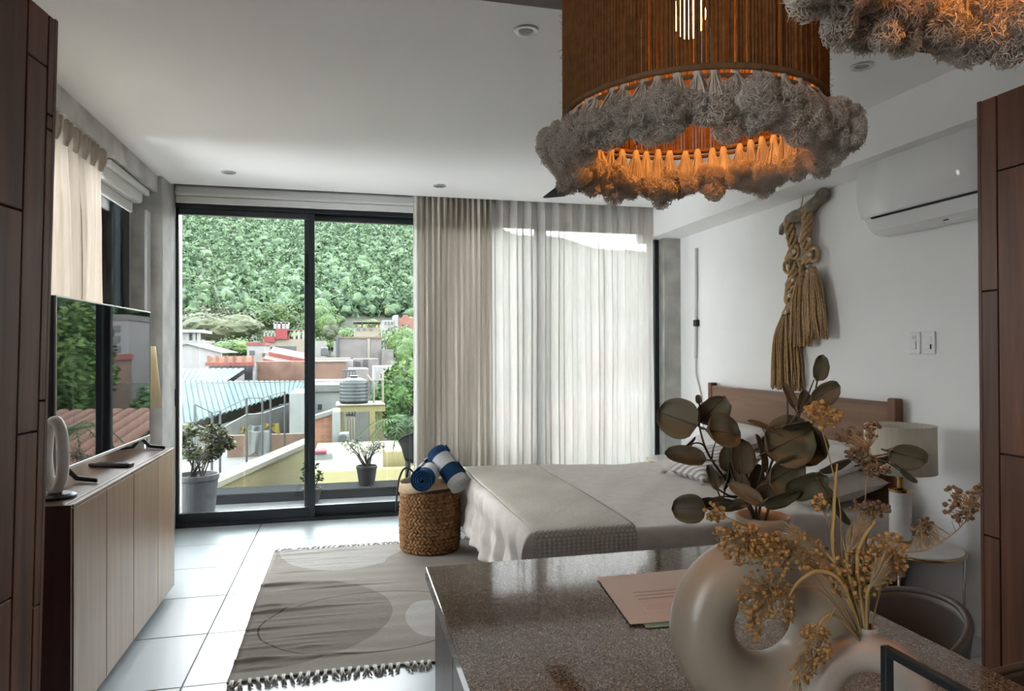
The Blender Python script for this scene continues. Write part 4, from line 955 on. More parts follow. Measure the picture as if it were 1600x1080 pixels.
grass('feathery dried plume standing by the upright straw blade', [(1325, 890, .92), (1328, 855, .92), (1345, 820, .93)], .003, 'straw', 200)
grass('feathery dried plume drooping low in front of the small vase', [(1300, 960, .89), (1262, 1010, .88), (1248, 1060, .88)], .003, 'straw', 200)
grass('feathery dried plume at the right of the bunch', [(1355, 930, .91), (1365, 910, .9), (1372, 895, .9)], .003, 'straw', 160)

# ---------------------------------------------------------------- frame stand
NX = .613; n1, n0 = .692, .53
nh = thing('frame_stand', 'black rectangular metal frame stand at the front corner of the worktop', 'stand', (NX, (n0+n1)/2, IZ))
zt_ = IZ+.20
obj('frame', MB().box(NX, NX+.012, n1-.009, n1, IZ+.004, zt_).box(NX, NX+.012, n0, n0+.009, IZ+.004, zt_).box(NX, NX+.012, n0+.009, n1-.009, zt_-.009, zt_), 'frame_black', nh, bev=.001, seg=1)
obj('base', MB().box(NX-.03, NX+.042, n0, n1, IZ, IZ+.004), 'frame_black', nh)

# ---------------------------------------------------------------- counter stools
plain('stool_shell', (.088, .082, .080), .45, vary=.06); plain('stool_inner', (.10, .085, .08), .5)
def stool(label, cx, cy, rz, top=.855):
    s = thing('bar_stool', label, 'stool', (0, 0, 0), 0, 'stools along the island')
    R_ = .172
    def shell(u, v):
        a = (u*2-1)*math.radians(118); k = cos(a*.72); zt2 = .66+(top-.66)*max(.08, k)**.6; z = .655+(zt2-.655)*v
        rr = R_*(1+.10*v); return (rr*cos(a), rr*sin(a)*1.05, z)
    obj('backrest', MB().grid(shell, 48, 10), 'stool_shell', s, smooth=True, solid=.016)
    rim = [shell(u/48, 1.0) for u in range(49)]; obj('back_rim', MB().tube(rim, .0095, 8), 'stool_shell', s, smooth=True)
    obj('seat', MB().lathe([(.06, .618), (.16, .625), (.172, .645), (.162, .665), (.001, .655)], n=40), 'stool_inner', s, smooth=True)
    for sx in (-1, 1):
        for sy in (-1, 1): obj('leg', MB().tube([(sx*.11, sy*.11, .63), (sx*.19, sy*.19, 0)], [.014, .009], 10), 'frame_black', s, smooth=True)
    obj('footrest', MB().tube([(.165*sx, .165*sy, .22) for sx, sy in ((-1, -1), (1, -1), (1, 1), (-1, 1))], .007, 8, closed=True), 'frame_black', s)
    s.location = (cx, cy, 0); s.rotation_euler = (0, 0, rz); return s
stool('dark curved-back stool tucked at the far right of the island', 1.20, 1.38, -.25)
stool('dark curved-back stool at the right edge nearest the camera', 1.20, .93, -.1)
# ================================================================ outside
def leafmat(name, a, b, rough=.7, scale=.6, trans=.25):
    g = NG(name); v = g.coords(); oi = g.n('ShaderNodeObjectInfo')
    z = g.n('ShaderNodeTexNoise', Scale=scale, Detail=8, Roughness=.75); g.l(v, z.inputs['Vector'])
    c = g.ramp(z.outputs['Fac'], [(.36, a), (.64, b)]); g.l(c, g.b.inputs['Base Color']); g.b.inputs['Roughness'].default_value = rough; g.b.inputs['Specular IOR Level'].default_value = .25
    g.rand_shift(.25)
    return g
leafmat('foliage_forest', (.006, .018, .011), (.042, .074, .030), scale=.25)
leafmat('foliage_mid', (0.016, 0.039, 0.012), (0.055, 0.091, 0.023), scale=.8)
leafmat('foliage_near', (0.013, 0.036, 0.010), (0.049, 0.085, 0.019), scale=2.0)
leafmat('foliage_yellow', (.10, .12, .04), (.20, .19, .09), scale=3.0)
leafmat('foliage_dusty', (.020, .030, .014), (.042, .050, .024), scale=.5)
EX = .25  # darkens outdoor colours below their own tone, in place of dimmer daylight
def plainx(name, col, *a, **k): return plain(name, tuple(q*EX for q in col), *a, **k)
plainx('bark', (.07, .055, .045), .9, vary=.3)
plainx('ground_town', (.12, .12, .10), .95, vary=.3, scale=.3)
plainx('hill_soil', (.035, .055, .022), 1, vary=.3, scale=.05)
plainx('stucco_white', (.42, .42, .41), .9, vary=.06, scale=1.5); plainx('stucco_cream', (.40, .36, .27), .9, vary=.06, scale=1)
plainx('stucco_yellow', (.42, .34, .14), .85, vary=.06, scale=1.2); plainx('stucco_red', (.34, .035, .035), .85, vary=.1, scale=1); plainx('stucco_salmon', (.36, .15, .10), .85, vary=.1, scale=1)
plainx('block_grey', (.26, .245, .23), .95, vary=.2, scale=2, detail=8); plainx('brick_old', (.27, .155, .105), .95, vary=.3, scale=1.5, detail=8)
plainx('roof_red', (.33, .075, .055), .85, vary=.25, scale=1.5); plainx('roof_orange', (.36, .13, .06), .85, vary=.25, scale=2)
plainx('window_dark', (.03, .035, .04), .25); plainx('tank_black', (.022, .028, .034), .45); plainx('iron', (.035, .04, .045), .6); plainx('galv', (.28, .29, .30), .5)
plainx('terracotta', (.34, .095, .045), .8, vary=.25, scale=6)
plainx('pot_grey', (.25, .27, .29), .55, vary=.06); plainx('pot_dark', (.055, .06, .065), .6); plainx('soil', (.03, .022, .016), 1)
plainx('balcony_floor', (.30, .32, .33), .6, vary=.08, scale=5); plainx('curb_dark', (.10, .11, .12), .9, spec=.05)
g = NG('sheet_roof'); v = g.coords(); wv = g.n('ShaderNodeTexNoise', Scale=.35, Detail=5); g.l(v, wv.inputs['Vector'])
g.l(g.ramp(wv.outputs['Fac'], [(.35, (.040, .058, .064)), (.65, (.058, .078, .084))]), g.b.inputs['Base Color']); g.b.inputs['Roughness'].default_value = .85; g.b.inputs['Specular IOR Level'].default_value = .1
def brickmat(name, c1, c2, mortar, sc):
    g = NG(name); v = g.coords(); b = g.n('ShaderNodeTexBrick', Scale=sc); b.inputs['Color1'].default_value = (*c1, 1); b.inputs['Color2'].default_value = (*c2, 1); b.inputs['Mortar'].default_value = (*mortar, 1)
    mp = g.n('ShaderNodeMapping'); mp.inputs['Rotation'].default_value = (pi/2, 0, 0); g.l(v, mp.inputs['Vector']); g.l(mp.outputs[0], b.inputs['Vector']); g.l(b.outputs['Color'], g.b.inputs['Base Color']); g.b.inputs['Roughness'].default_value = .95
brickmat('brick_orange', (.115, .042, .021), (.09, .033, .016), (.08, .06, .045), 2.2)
GZ = -10.0
# balcony
struct('balcony_floor', MB().box(-2.4, 4.4, 6.26, 7.08, -.22, -.02), 'balcony_floor')
CY0 = float(atZ(400, 780, -.02)[1]); cz = float(atY(400, 765, CY0)[2])
struct('balcony_curb', MB().box(-2.4, 4.4, 7.06, 7.42, -.3, cz), 'curb_dark', bev=.01)
rl = thing('glass_railing', 'glass balcony railing with thin top edge beyond the sliding door', 'railing', (0, 7.3, cz))
rz_ = float(atY(400, 597, 7.39)[2])
xs = [-2.3, -1.0, .42, 1.75, 3.0, 4.3]
for a, b in zip(xs, xs[1:]): obj('glass_panel', MB().box(a+.006, b-.006, 7.384, 7.396, cz-.02, rz_-.006), 'rail_glass', rl)
obj('top_edge', MB().box(-2.3, 4.3, 7.383, 7.397, rz_-.006, rz_), 'galv', rl)

# ---------------------------------------------------------------- plants
def leafy(m, c, rad, n, size, r, flat=.9):
    """n leaf blades scattered in an ellipsoid shell"""
    for k in range(n):
        d = Vector((r.gauss(0, 1), r.gauss(0, 1), r.gauss(0, 1))).normalized(); q = r.random()**.4
        p = Vector((c[0]+d.x*rad[0]*q, c[1]+d.y*rad[1]*q, c[2]+d.z*rad[2]*q)); s = size*r.uniform(.6, 1.3)
        a = Vector((r.gauss(0, 1), r.gauss(0, 1), r.gauss(0, .6))).normalized(); b = a.cross(Vector((r.gauss(0, 1), r.gauss(0, 1), r.gauss(0, 1)))).normalized()
        m.add([p-a*s, p+b*s*.42, p+a*s, p-b*s*.42], [(0, 1, 2, 3)])
    return m
def potted(name, label, base, pr, ph, potmat, plant_c, plant_r, n, lsize, mats, seed, flare=.8):
    r = random.Random(seed); t = thing(name, label, 'plant', base); b = Vector(base)
    pot = obj('pot', MB().lathe([(pr*flare*.92, 0), (pr*flare, .02), (pr*.97, ph*.85), (pr*1.02, ph*.87), (pr*1.02, ph), (pr*.92, ph), (pr*.9, ph*.9)], b, 40), potmat, t, smooth=False, bev=.004)
    obj('soil', MB().lathe([(pr*.93, ph*.9), (.001, ph*.93)], b, 32), 'soil', pot)
    m = MB(); tips = []
    for k in range(16):
        d = Vector((r.uniform(-1, 1)*plant_r[0], r.uniform(-1, 1)*plant_r[1], r.uniform(-.3, .9)*plant_r[2])); tip = Vector(plant_c)+d; tips.append(tip)
        o = b+Vector((r.uniform(-.3, .3)*pr, r.uniform(-.3, .3)*pr, ph*.9)); m.tube(catmull([o, o.lerp(tip, .5)+Vector((r.uniform(-.03, .03), r.uniform(-.03, .03), .03)), tip], 4), [.007, .006, .006, .005, .005, .004, .004, .003, .002], 5)
    obj('stems', m, 'bark', t)
    for i, mt in enumerate(mats):
        m = MB()
        for tip in tips: leafy(m, tip, (plant_r[0]*.36, plant_r[1]*.36, plant_r[2]*.36), n//16, lsize, r)
        tag(obj('foliage', m, mt, t), kind='stuff')
    return t
p0 = atZ(313, 797, -.02); pr = .165
plain('leaf_pale', (.13, .14, .125), .5, vary=.3, scale=12)
potted('potted_plant', 'big grey pot with a pale flowering shrub outside the glass', (float(p0[0]), 6.72, -.02), .185, .36, 'pot_grey', atY(322, 702, 6.75), (.26, .2, .20), 1200, .024, ['leaf_pale', 'foliage_near', 'foliage_yellow'], 5, .82)
p1 = atY(573, 755, 7.2)
potted('potted_plant', 'small dark pot with a sparse pale shrub on the balcony curb', (float(p1[0]), 7.2, cz), .105, .20, 'pot_dark', atY(574, 703, 7.2), (.21, .12, .11), 380, .012, ['foliage_yellow', 'leaf_pale'], 6, .75)
p2 = atY(492, 760, 7.15)
potted('potted_plant', 'little green potted plant behind the door mullion', (float(p2[0])-.02, 6.95, -.02), .09, .14, 'pot_dark', atY(488, 742, 6.95), (.09, .09, .10), 300, .02, ['foliage_near'], 8, .75)
# palm at the balcony end
pm = atY(635, 700, 7.9); t = thing('palm', 'young palm beside the dark outdoor chair', 'plant', (float(pm[0]), 7.9, -3.0)); rr = random.Random(3)
obj('trunk', MB().tube([(float(pm[0]), 7.9, -3.0), (float(pm[0])+.02, 7.9, .55)], [.05, .03], 8), 'bark', t)
for k in range(11):
    a = 2*pi*k/11+.3; ln = rr.uniform(.40, .55); o = Vector((float(pm[0])+.02, 7.9, .55)); m = MB()
    P = bez(o, o+Vector((cos(a)*ln*.5, sin(a)*ln*.5, .28)), o+Vector((cos(a)*ln, sin(a)*ln, rr.uniform(-.2, .1))), 14)
    m.tube(P, .006, 4)
    for i in range(2, 15):
        d = (P[i]-P[i-1]).normalized(); s = d.cross(Vector((0, 0, 1))).normalized()
        for sg in (-1, 1): e = P[i]+s*sg*.13*sin(pi*(i/15)**.7)+d*.07-Vector((0, 0, .03)); m.add([P[i]-d*.008, e, P[i]+d*.012], [(0, 1, 2)])
    obj('frond', m, 'foliage_near', t)
# outdoor chair
oc = thing('outdoor_chair', 'dark outdoor chair with curved back half hidden by the drape', 'chair', (0, 0, 0))
def och(u, v): a = (u*2-1)*1.9; z = .42+.32*v*(.55+.45*cos(a*.8)); return ((.25+.05*v)*cos(a), (.25+.05*v)*sin(a), z)
obj('backrest', MB().grid(och, 30, 8), 'curb_dark', oc, smooth=True, solid=.015)
obj('rim', MB().tube([och(k/30, 1) for k in range(31)], .013, 8), 'curb_dark', oc, smooth=True)
obj('seat', MB().lathe([(.25, .40), (.255, .43), (.001, .43)], n=32), 'curb_dark', oc)
for sx in (-1, 1):
    for sy in (-1, 1): obj('leg', MB().tube([(sx*.15, sy*.15, .41), (sx*.21, sy*.21, 0)], .011, 8), 'curb_dark', oc, smooth=True)
q = atY(668, 700, 6.75); oc.location = (float(q[0])+.03, 6.72, -.02); oc.rotation_euler = (0, 0, -1.2)
ot = thing('outdoor_table', 'round outdoor table faintly seen through the sheer curtain', 'table', (1.45, 6.7, -.02))
obj('table_top', MB().cyl((1.45, 6.7, .70), .30, .02, 40), 'curb_dark', ot); obj('pedestal', MB().tube([(1.45, 6.7, -.02), (1.45, 6.7, .70)], .025, 12), 'curb_dark', ot); obj('foot', MB().cyl((1.45, 6.7, -.02), .2, .02, 32), 'curb_dark', ot)

# ---------------------------------------------------------------- terrain and forest
def terr(X, Y):
    if Y < 70: return GZ
    if Y < 300: return GZ+(Y-70)/230*(8-GZ)
    s = (Y-300)/620; rid = 192-.155*X + 9*sin(X*.011+1)+5*sin(X*.027)
    return 8+(rid-8)*(s**.92)+6*sin(X*.02+Y*.013)*s+4*sin(X*.05-Y*.03)*s
m = MB()
NXg, NYg = 70, 80
m.grid(lambda u, v: (lambda Y: ((u-.42)*(300+1.5*Y), Y, terr((u-.42)*(300+1.5*Y), Y)-.3))(70+880*v), NXg, NYg)
m.grid(lambda u, v: (-200+400*u, 8.0+62*v, GZ), 4, 4)
struct('ground', m, 'hill_soil', smooth=True)
def canopy_arrays(n, ymin, ymax, rmin, rmax, sub, seed, xlo=-.30, xhi=.62, zoff=.75, jit=.25):
    rg = np.random.default_rng(seed); V0, F0 = ico_data(sub); V0 = np.array(V0); F0 = np.array(F0); nv = len(V0)
    Y = ymin+(ymax-ymin)*rg.random(n)**.85; X = Y*(xlo+(xhi-xlo)*rg.random(n)); Z = np.array([terr(a, b) for a, b in zip(X, Y)])
    R = rmin+(rmax-rmin)*rg.random(n)**1.5
    P = V0[None]*(1+jit*rg.standard_normal((n, nv, 1)))*R[:, None, None]*np.array([1, 1, .85]); P += np.stack([X, Y, Z+R*zoff+(4.2*rg.random(n) if sub == 1 else 0)], 1)[:, None, :]
    Fc = (F0[None]+(np.arange(n)*nv)[:, None, None]).reshape(-1, 3); return P.reshape(-1, 3), Fc
def leaf_arrays(n, ymin, ymax, seed, k=6, xlo=-.30, xhi=.62):
    rg = np.random.default_rng(seed); Y = ymin+(ymax-ymin)*rg.random(n)**.85; X = Y*(xlo+(xhi-xlo)*rg.random(n)); Z = np.array([terr(a, b) for a, b in zip(X, Y)])+rg.random(n)*6.5
    C = np.stack([X, Y, Z], 1)[:, None, None, :]+rg.standard_normal((n, k, 1, 3))*1.0; s = (.7+.9*rg.random((n, 1, 1, 1)))
    P = C+rg.standard_normal((n, k, 3, 3))*s*.75; return P.reshape(-1, 3), np.arange(n*k*3).reshape(-1, 3)
def npmesh(name, V, Fc, mat):
    me = bpy.data.meshes.new(name); me.vertices.add(len(V)); me.vertices.foreach_set('co', V.astype(np.float32).ravel()); nf = len(Fc)
    me.loops.add(nf*3); me.loops.foreach_set('vertex_index', Fc.astype(np.int32).ravel()); me.polygons.add(nf)
    me.polygons.foreach_set('loop_start', np.arange(0, nf*3, 3, dtype=np.int32)); me.polygons.foreach_set('loop_total', np.full(nf, 3, dtype=np.int32)); me.update(); me.validate()
    me.materials.append(MATS[mat]); o = bpy.data.objects.new(name, me); COL.objects.link(o); return o
V1, F1 = canopy_arrays(9000, 322, 930, 2.2, 4.4, 2, 3)
V2, F2 = leaf_arrays(90000, 322, 930, 5); F1 = np.concatenate([F1, F2+len(V1)]); V1 = np.concatenate([V1, V2])
tag(npmesh('forest', V1, F1, 'foliage_forest'), 'dense green forest canopy covering the hillside', 'forest', kind='stuff')
# lower trees as individuals: crown + trunk, shared meshes
def crown_mesh(name, seed, mat, blobs=9, lump=.5, leaves=0, lsz=.1):
    r = random.Random(seed); m = MB()
    for k in range(blobs):
        a = r.uniform(0, 2*pi); q = r.random()**.5*.62; z = r.uniform(-.25, .35)*(1-q*.5); s = r.uniform(.32, .52)
        m.ico((q*cos(a), q*sin(a), z), (s, s, s*.8), 3, .10, r)
    for k in range(2600):
        d = Vector((r.gauss(0, 1), r.gauss(0, 1), r.gauss(0, 1))).normalized(); a = r.uniform(0, 2*pi); q = r.random()**.5*.62; b_ = Vector((q*cos(a), q*sin(a), r.uniform(-.25, .35)*(1-q*.5)))+d*.5*r.uniform(.9, 1.2); u_ = Vector((r.gauss(0, 1), r.gauss(0, 1), r.gauss(0, 1))).normalized(); v_ = u_.cross(d); s = r.uniform(.03, .07)
        m.add([b_-u_*s, b_+v_*s*.7, b_+u_*s, b_-v_*s*.7], [(0, 1, 2, 3)])
    me = bpy.data.meshes.new(name); me.from_pydata(m.v, [], m.f); me.materials.append(MATS[mat]); return me
CM = [crown_mesh('crown', s, mt) for s, mt in ((1, 'foliage_mid'), (2, 'foliage_forest'), (3, 'foliage_mid'), (4, 'foliage_dusty'))]
trunk_me = bpy.data.meshes.new('trunk'); q_ = MB().tube([(0, 0, -1.0), (.03, 0, -.5), (0, .02, 0)], [.08, .06, .05], 7); trunk_me.from_pydata(q_.v, [], q_.f); trunk_me.materials.append(MATS['bark'])
def tree(label, c, r3, k, group=None, rz=0.0):
    t = thing('tree', label, 'tree', (c[0], c[1], c[2]-1.6*r3[2]), 0, group)
    o = share('crown', CM[k], t, c, (0, 0, rz), r3); share('trunk', trunk_me, t, c, (0, 0, 0), (r3[0]*.5, r3[1]*.5, r3[2]*1.6)); return t
def tree_px(label, px, py, wpx, hpx, Y, k, group=None, rz=0):
    c = atY(px, py, Y); t = math.dist(c[:2], (0, 0)); s = t/F; return tree(label, (float(c[0]), float(c[1]), float(c[2])), (wpx*s/2/.95, wpx*s/2/.95, hpx*s/2/.62), k, group, rz)
rr = random.Random(12)
spots = []
for i in range(140):
    Y = rr.uniform(190, 312); px = rr.uniform(283, 665); X = float(atY(px, 500, Y)[0]); r0 = rr.uniform(3.0, 5.0)
    if any(math.hypot(X-a, Y-b) < 1.15*(r0+c) for a, b, c in spots): continue
    spots.append((X, Y, r0))
    tree('green tree of the belt along the foot of the forested hill', (X, Y, terr(X, Y)+r0*.7), (r0, r0, r0*rr.uniform(.8, 1.1)), rr.choice((0, 0, 1, 2)), 'trees at the foot of the hill', rr.uniform(0, 6))
tree_px('broad flat-topped grey-green tree left of the red house', 345, 512, 125, 46, 150, 3)
tree_px('bright green tree above the red house', 430, 497, 80, 44, 165, 0, rz=1)
tree_px('green tree behind the mullion near the hill foot', 500, 505, 56, 50, 160, 2, rz=2)
tree_px('rusty round tree left of the grey block house', 516, 520, 26, 26, 140, 3, rz=3)
tree_px('leafy green tree over the white gable house', 366, 546, 60, 28, 105, 2, rz=4)
tree_px('yellow-green tree below the salmon house', 622, 540, 60, 50, 80, 0, rz=5)
tree_px('green tree beside the bright roof right of the block house', 640, 552, 46, 46, 60, 2, rz=.5)
tree_px('green tree at the far right behind the sheer', 720, 545, 120, 80, 80, 0, rz=.9)
def near_tree(label, px, py, wpx, hpx, Y, seed, n=5200, lsz=.13):
    c = atY(px, py, Y); s = math.dist(c[:2], (0, 0))/F; rx, rz_2 = wpx*s/2, hpx*s/2; r = random.Random(seed)
    t = thing('tree', label, 'tree', (float(c[0]), float(c[1]), GZ)); m = MB()
    core = MB()
    for k in range(16):
        d = Vector((r.gauss(0, 1), r.gauss(0, 1), r.gauss(0, 1))).normalized()*.62; cc = (c[0]+d.x*rx, c[1]+d.y*rx, c[2]+d.z*rz_2)
        leafy(m, cc, (rx*.45, rx*.45, rz_2*.42), n//16, lsz, r); core.ico(cc, (rx*.26, rx*.26, rz_2*.26), 2, .2, r)
    tag(obj('foliage', m, 'foliage_near', t), kind='stuff'); obj('inner_crown', core, 'foliage_mid', t)
    obj('trunk', MB().tube([(c[0], c[1], GZ), (c[0]+.1, c[1], c[2])], [.3, .12], 8), 'bark', t)
near_tree('big leafy tree beside the yellow tank stand', 632, 625, 96, 150, 24, 1)
near_tree('large dark tree behind the sheer curtain', 850, 570, 125, 190, 21, 2, 7000)
near_tree('leafy tree low behind the drape', 730, 640, 130, 120, 26, 4)

# ---------------------------------------------------------------- buildings
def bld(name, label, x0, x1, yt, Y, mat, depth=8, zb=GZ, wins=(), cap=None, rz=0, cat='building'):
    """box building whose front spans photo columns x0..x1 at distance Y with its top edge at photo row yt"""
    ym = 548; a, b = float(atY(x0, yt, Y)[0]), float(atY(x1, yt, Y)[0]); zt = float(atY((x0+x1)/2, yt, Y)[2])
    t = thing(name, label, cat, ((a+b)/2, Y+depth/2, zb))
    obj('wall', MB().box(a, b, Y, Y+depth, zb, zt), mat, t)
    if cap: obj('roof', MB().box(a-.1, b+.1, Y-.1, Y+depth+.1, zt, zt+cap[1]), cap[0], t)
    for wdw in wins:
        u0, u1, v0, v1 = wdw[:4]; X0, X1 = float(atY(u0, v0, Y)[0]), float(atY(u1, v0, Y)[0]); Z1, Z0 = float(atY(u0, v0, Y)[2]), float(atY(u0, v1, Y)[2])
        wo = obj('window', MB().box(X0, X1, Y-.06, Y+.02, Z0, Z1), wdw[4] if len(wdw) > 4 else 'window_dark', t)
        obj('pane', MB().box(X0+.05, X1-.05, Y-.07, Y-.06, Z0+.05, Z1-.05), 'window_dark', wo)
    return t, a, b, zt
def zY(px, py, Y): return float(atY(px, py, Y)[2])
def xY(px, Y): return float(atY(px, 548, Y)[0])
# far row
t, a, b, zt = bld('house', 'far grey-white apartment house at the right under the hill', 598, 616, 500, 150, 'stucco_white', 8, wins=[(601, 604, 503, 508), (606, 609, 503, 508), (611, 614, 503, 508), (606, 609, 512, 517), (611, 614, 512, 517)])
t, a, b, zt = bld('house', 'tall pale slab house beside the salmon house', 616.5, 622.5, 492, 150, 'stucco_white', 8)
t, a, b, zt = bld('house', 'far salmon pink house with arched front at the right', 623, 664, 497, 150, 'stucco_salmon', 10, wins=[(629, 632, 506, 513), (637, 640, 506, 513), (629, 632, 517, 523), (637, 640, 517, 523)])
obj('parapet_gable', MB().prism([(xY(628, 150), zY(630, 497, 150)), (xY(640, 150), zY(630, 497, 150)), (xY(637, 150), zY(630, 492, 150)), (xY(631, 150), zY(630, 492, 150))], lambda u, v, d: (u, 150+d, v), 0, 1), 'stucco_salmon', t)
t, a, b, zt = bld('house', 'house with brown flat roof and open gallery below the hill', 554, 594, 512, 125, 'stucco_cream', 8, wins=[(557, 562, 513, 517), (567, 572, 513, 517), (577, 582, 513, 517)])
obj('gallery_roof', MB().box(a-.2, b+.2, 124, 133, zY(570, 504, 125), zY(570, 502, 125)), 'block_grey', t)
for px in (556, 566, 576, 586, 592): obj('post', MB().box(xY(px, 125)-.15, xY(px, 125)+.15, 125, 125.3, zt, zY(570, 504, 125)), 'brick_old', t)
bld('house', 'small cream house top right of the block house', 560, 590, 520, 110, 'stucco_cream', 6)
# terrace house at the left edge
t, a, b, zt = bld('house', 'white open terrace house at the left edge', 268, 318, 532, 100, 'stucco_white', 8)
obj('terrace_roof', MB().box(a, xY(314, 100), 99.5, 108, zY(300, 520, 100), zY(300, 515, 100)), 'stucco_white', t)
for px in (286, 292, 304, 309): obj('column', MB().box(xY(px, 100)-.25, xY(px, 100)+.25, 100, 100.5, zt, zY(300, 520, 100)), 'stucco_white', t)
# white gable house
Yg = 62; t = thing('house', 'white house with a low gable wall at the left', 'building', (xY(300, Yg), Yg+5, GZ))
obj('gable_wall', MB().prism([(xY(262, Yg), GZ), (xY(346, Yg), GZ), (xY(346, Yg), zY(346, 552, Yg)), (xY(292, Yg), zY(292, 538, Yg)), (xY(262, Yg), zY(262, 545, Yg))], lambda u, v, d: (u, Yg+d, v), 0, .4), 'stucco_white', t)
obj('roof', MB().prism([(xY(262, Yg), zY(262, 545, Yg)), (xY(292, Yg), zY(292, 538, Yg)), (xY(347, Yg), zY(346, 552, Yg)), (xY(347, Yg), zY(346, 551, Yg)), (xY(292, Yg), zY(292, 536.5, Yg)), (xY(262, Yg), zY(262, 543.5, Yg))], lambda u, v, d: (u, Yg+d, v), -.2, 9), 'block_grey', t)
# red house
t, a, b, zt = bld('house', 'bright red house with white roof rooms', 411, 476, 530, 95, 'stucco_cream', 8, wins=[(417, 419, 542, 548), (423, 425, 542, 548), (430, 463, 541, 548)])
obj('upper_wall', MB().box(xY(413, 95), xY(452, 95), 94.8, 100, zt, zY(430, 526, 95)+.0), 'stucco_red', t); obj('stair_tower', MB().box(xY(431, 95), xY(449, 95), 94.6, 99, zt, zY(440, 514, 95)), 'stucco_red', t)
obj('balcony_block', MB().box(xY(413, 95), xY(430, 95), 94.7, 96, zY(420, 535, 95), zY(420, 526, 95)), 'stucco_red', t)
obj('roof_room', MB().box(xY(429, 95), xY(450, 95), 95, 98, zY(440, 506, 95), zY(440, 503, 95)), 'stucco_white', t)
for px in (430, 436, 443, 449): obj('post', MB().box(xY(px, 95)-.2, xY(px, 95)+.2, 95, 95.4, zY(440, 514, 95), zY(440, 504, 95)), 'stucco_white', t)
for px in (413.5, 419, 424.5, 430): obj('railing_post', MB().box(xY(px, 95)-.08, xY(px, 95)+.08, 94.7, 94.9, zY(420, 526, 95), zY(420, 518, 95)), 'stucco_white', t)
obj('balcony_rail', MB().box(xY(413, 95), xY(431, 95), 94.7, 94.9, zY(420, 518, 95)-.15, zY(420, 517, 95)), 'stucco_white', t)
obj('pergola', MB().box(xY(449, 95), xY(476, 95), 95, 99, zY(460, 517, 95), zY(460, 515, 95)), 'brick_old', t)
for px in (460, 467, 474): obj('post', MB().box(xY(px, 95)-.15, xY(px, 95)+.15, 95, 95.3, zt, zY(460, 517, 95)), 'stucco_white', t)
obj('upper_wall', MB().box(xY(452, 95), xY(476, 95), 96, 99, zt, zY(440, 526, 95)), 'stucco_salmon', t)
# pink roofed small house and pale row before the red house
bld('house', 'low house with pink roof edge left of the red house', 386, 413, 540, 85, 'stucco_white', 6, wins=[(390, 398, 548, 555)], cap=('roof_red', .35))
bld('house', 'pale low house behind the sloping red roof', 405, 480, 551, 80, 'stucco_cream', 6, wins=[(410, 414, 552, 557)])
# red lean-to roof
t = thing('lean_to_roof', 'sloping red sheet roof above the old brick wall', 'roof', (xY(445, 62), 64, GZ))
def slab(x0, y0, x1, y1, Y, dz, dep): return MB().prism([(xY(x0, Y), zY(x0, y0, Y)), (xY(x1, Y), zY(x1, y1, Y)), (xY(x1, Y), zY(x1, y1, Y)-dz), (xY(x0, Y), zY(x0, y0, Y)-dz)], lambda u, v, d: (u, Y+d, v+d*.12), 0, dep)
obj('sheet', slab(420, 550, 480, 562, 62, .35, 4), 'roof_red', t); obj('sheet', slab(411, 560, 466, 571, 60, .25, 2.5), 'roof_red', t)
obj('support_wall', MB().box(xY(425, 63), xY(480, 63), 63.5, 64, GZ, zY(440, 564, 63)), 'brick_old', t)
# orange roofed shop with dark openings, brick walls beside it
t, a, b, zt = bld('house', 'low house with orange tiled parapet and dark openings', 326, 397, 571, 55, 'block_grey', 7, wins=[(328, 360, 572, 580), (362, 394, 572, 593), (340, 358, 583, 594)])
obj('tiled_parapet', MB().prism([(55, zY(360, 571, 55)), (54.4, zY(360, 569.5, 55)), (55.2, zY(360, 557, 55)), (55.6, zY(360, 557, 55))], lambda u, v, d: (d, u, v), a, b), 'roof_orange', t)
obj('eave', MB().box(a-.1, b+.1, 54.2, 54.8, zY(360, 571.5, 55), zY(360, 566, 55)), 'roof_red', t)
for px in (327, 340, 354, 367, 381, 396): obj('parapet_rib', MB().box(xY(px, 55)-.08, xY(px, 55)+.08, 54.6, 55.1, zY(px, 569, 55), zY(px, 556, 55)), 'brick_old', t)
obj('door_frame', MB().box(xY(396, 55), xY(399, 55), 54.6, 54.9, GZ, zY(397, 568, 55)), 'stucco_white', t)
bld('brick_house', 'old bare brick house below the sloping red roof', 400, 479, 565, 57, 'brick_old', 2.5)
bld('brick_house', 'old brick wall house right of the mullion with stained face', 480, 541, 566, 50, 'brick_old', 5, cap=('block_grey', .08))
bld('house', 'low cream house with long parapet right of the mullion', 480, 548, 560, 60, 'stucco_cream', 5)
bld('house', 'white cube house with a tank before it', 484, 508, 533, 75, 'stucco_white', 6)
# block house and lower houses
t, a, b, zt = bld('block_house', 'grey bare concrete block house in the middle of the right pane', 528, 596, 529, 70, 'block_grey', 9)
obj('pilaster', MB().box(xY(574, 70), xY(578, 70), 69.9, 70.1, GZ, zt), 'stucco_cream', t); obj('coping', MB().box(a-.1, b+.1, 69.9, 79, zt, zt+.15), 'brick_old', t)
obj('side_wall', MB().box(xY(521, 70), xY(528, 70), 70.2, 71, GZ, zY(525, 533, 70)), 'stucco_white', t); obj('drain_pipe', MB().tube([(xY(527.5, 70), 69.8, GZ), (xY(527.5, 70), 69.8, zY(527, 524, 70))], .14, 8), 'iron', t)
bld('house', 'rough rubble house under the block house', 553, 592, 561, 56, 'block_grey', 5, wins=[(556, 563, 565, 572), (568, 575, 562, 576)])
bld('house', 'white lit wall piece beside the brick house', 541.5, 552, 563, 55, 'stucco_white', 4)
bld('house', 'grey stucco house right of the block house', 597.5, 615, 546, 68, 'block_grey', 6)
bld('house', 'low white roofed house before the green trees', 585, 640, 573, 45, 'stucco_white', 4)
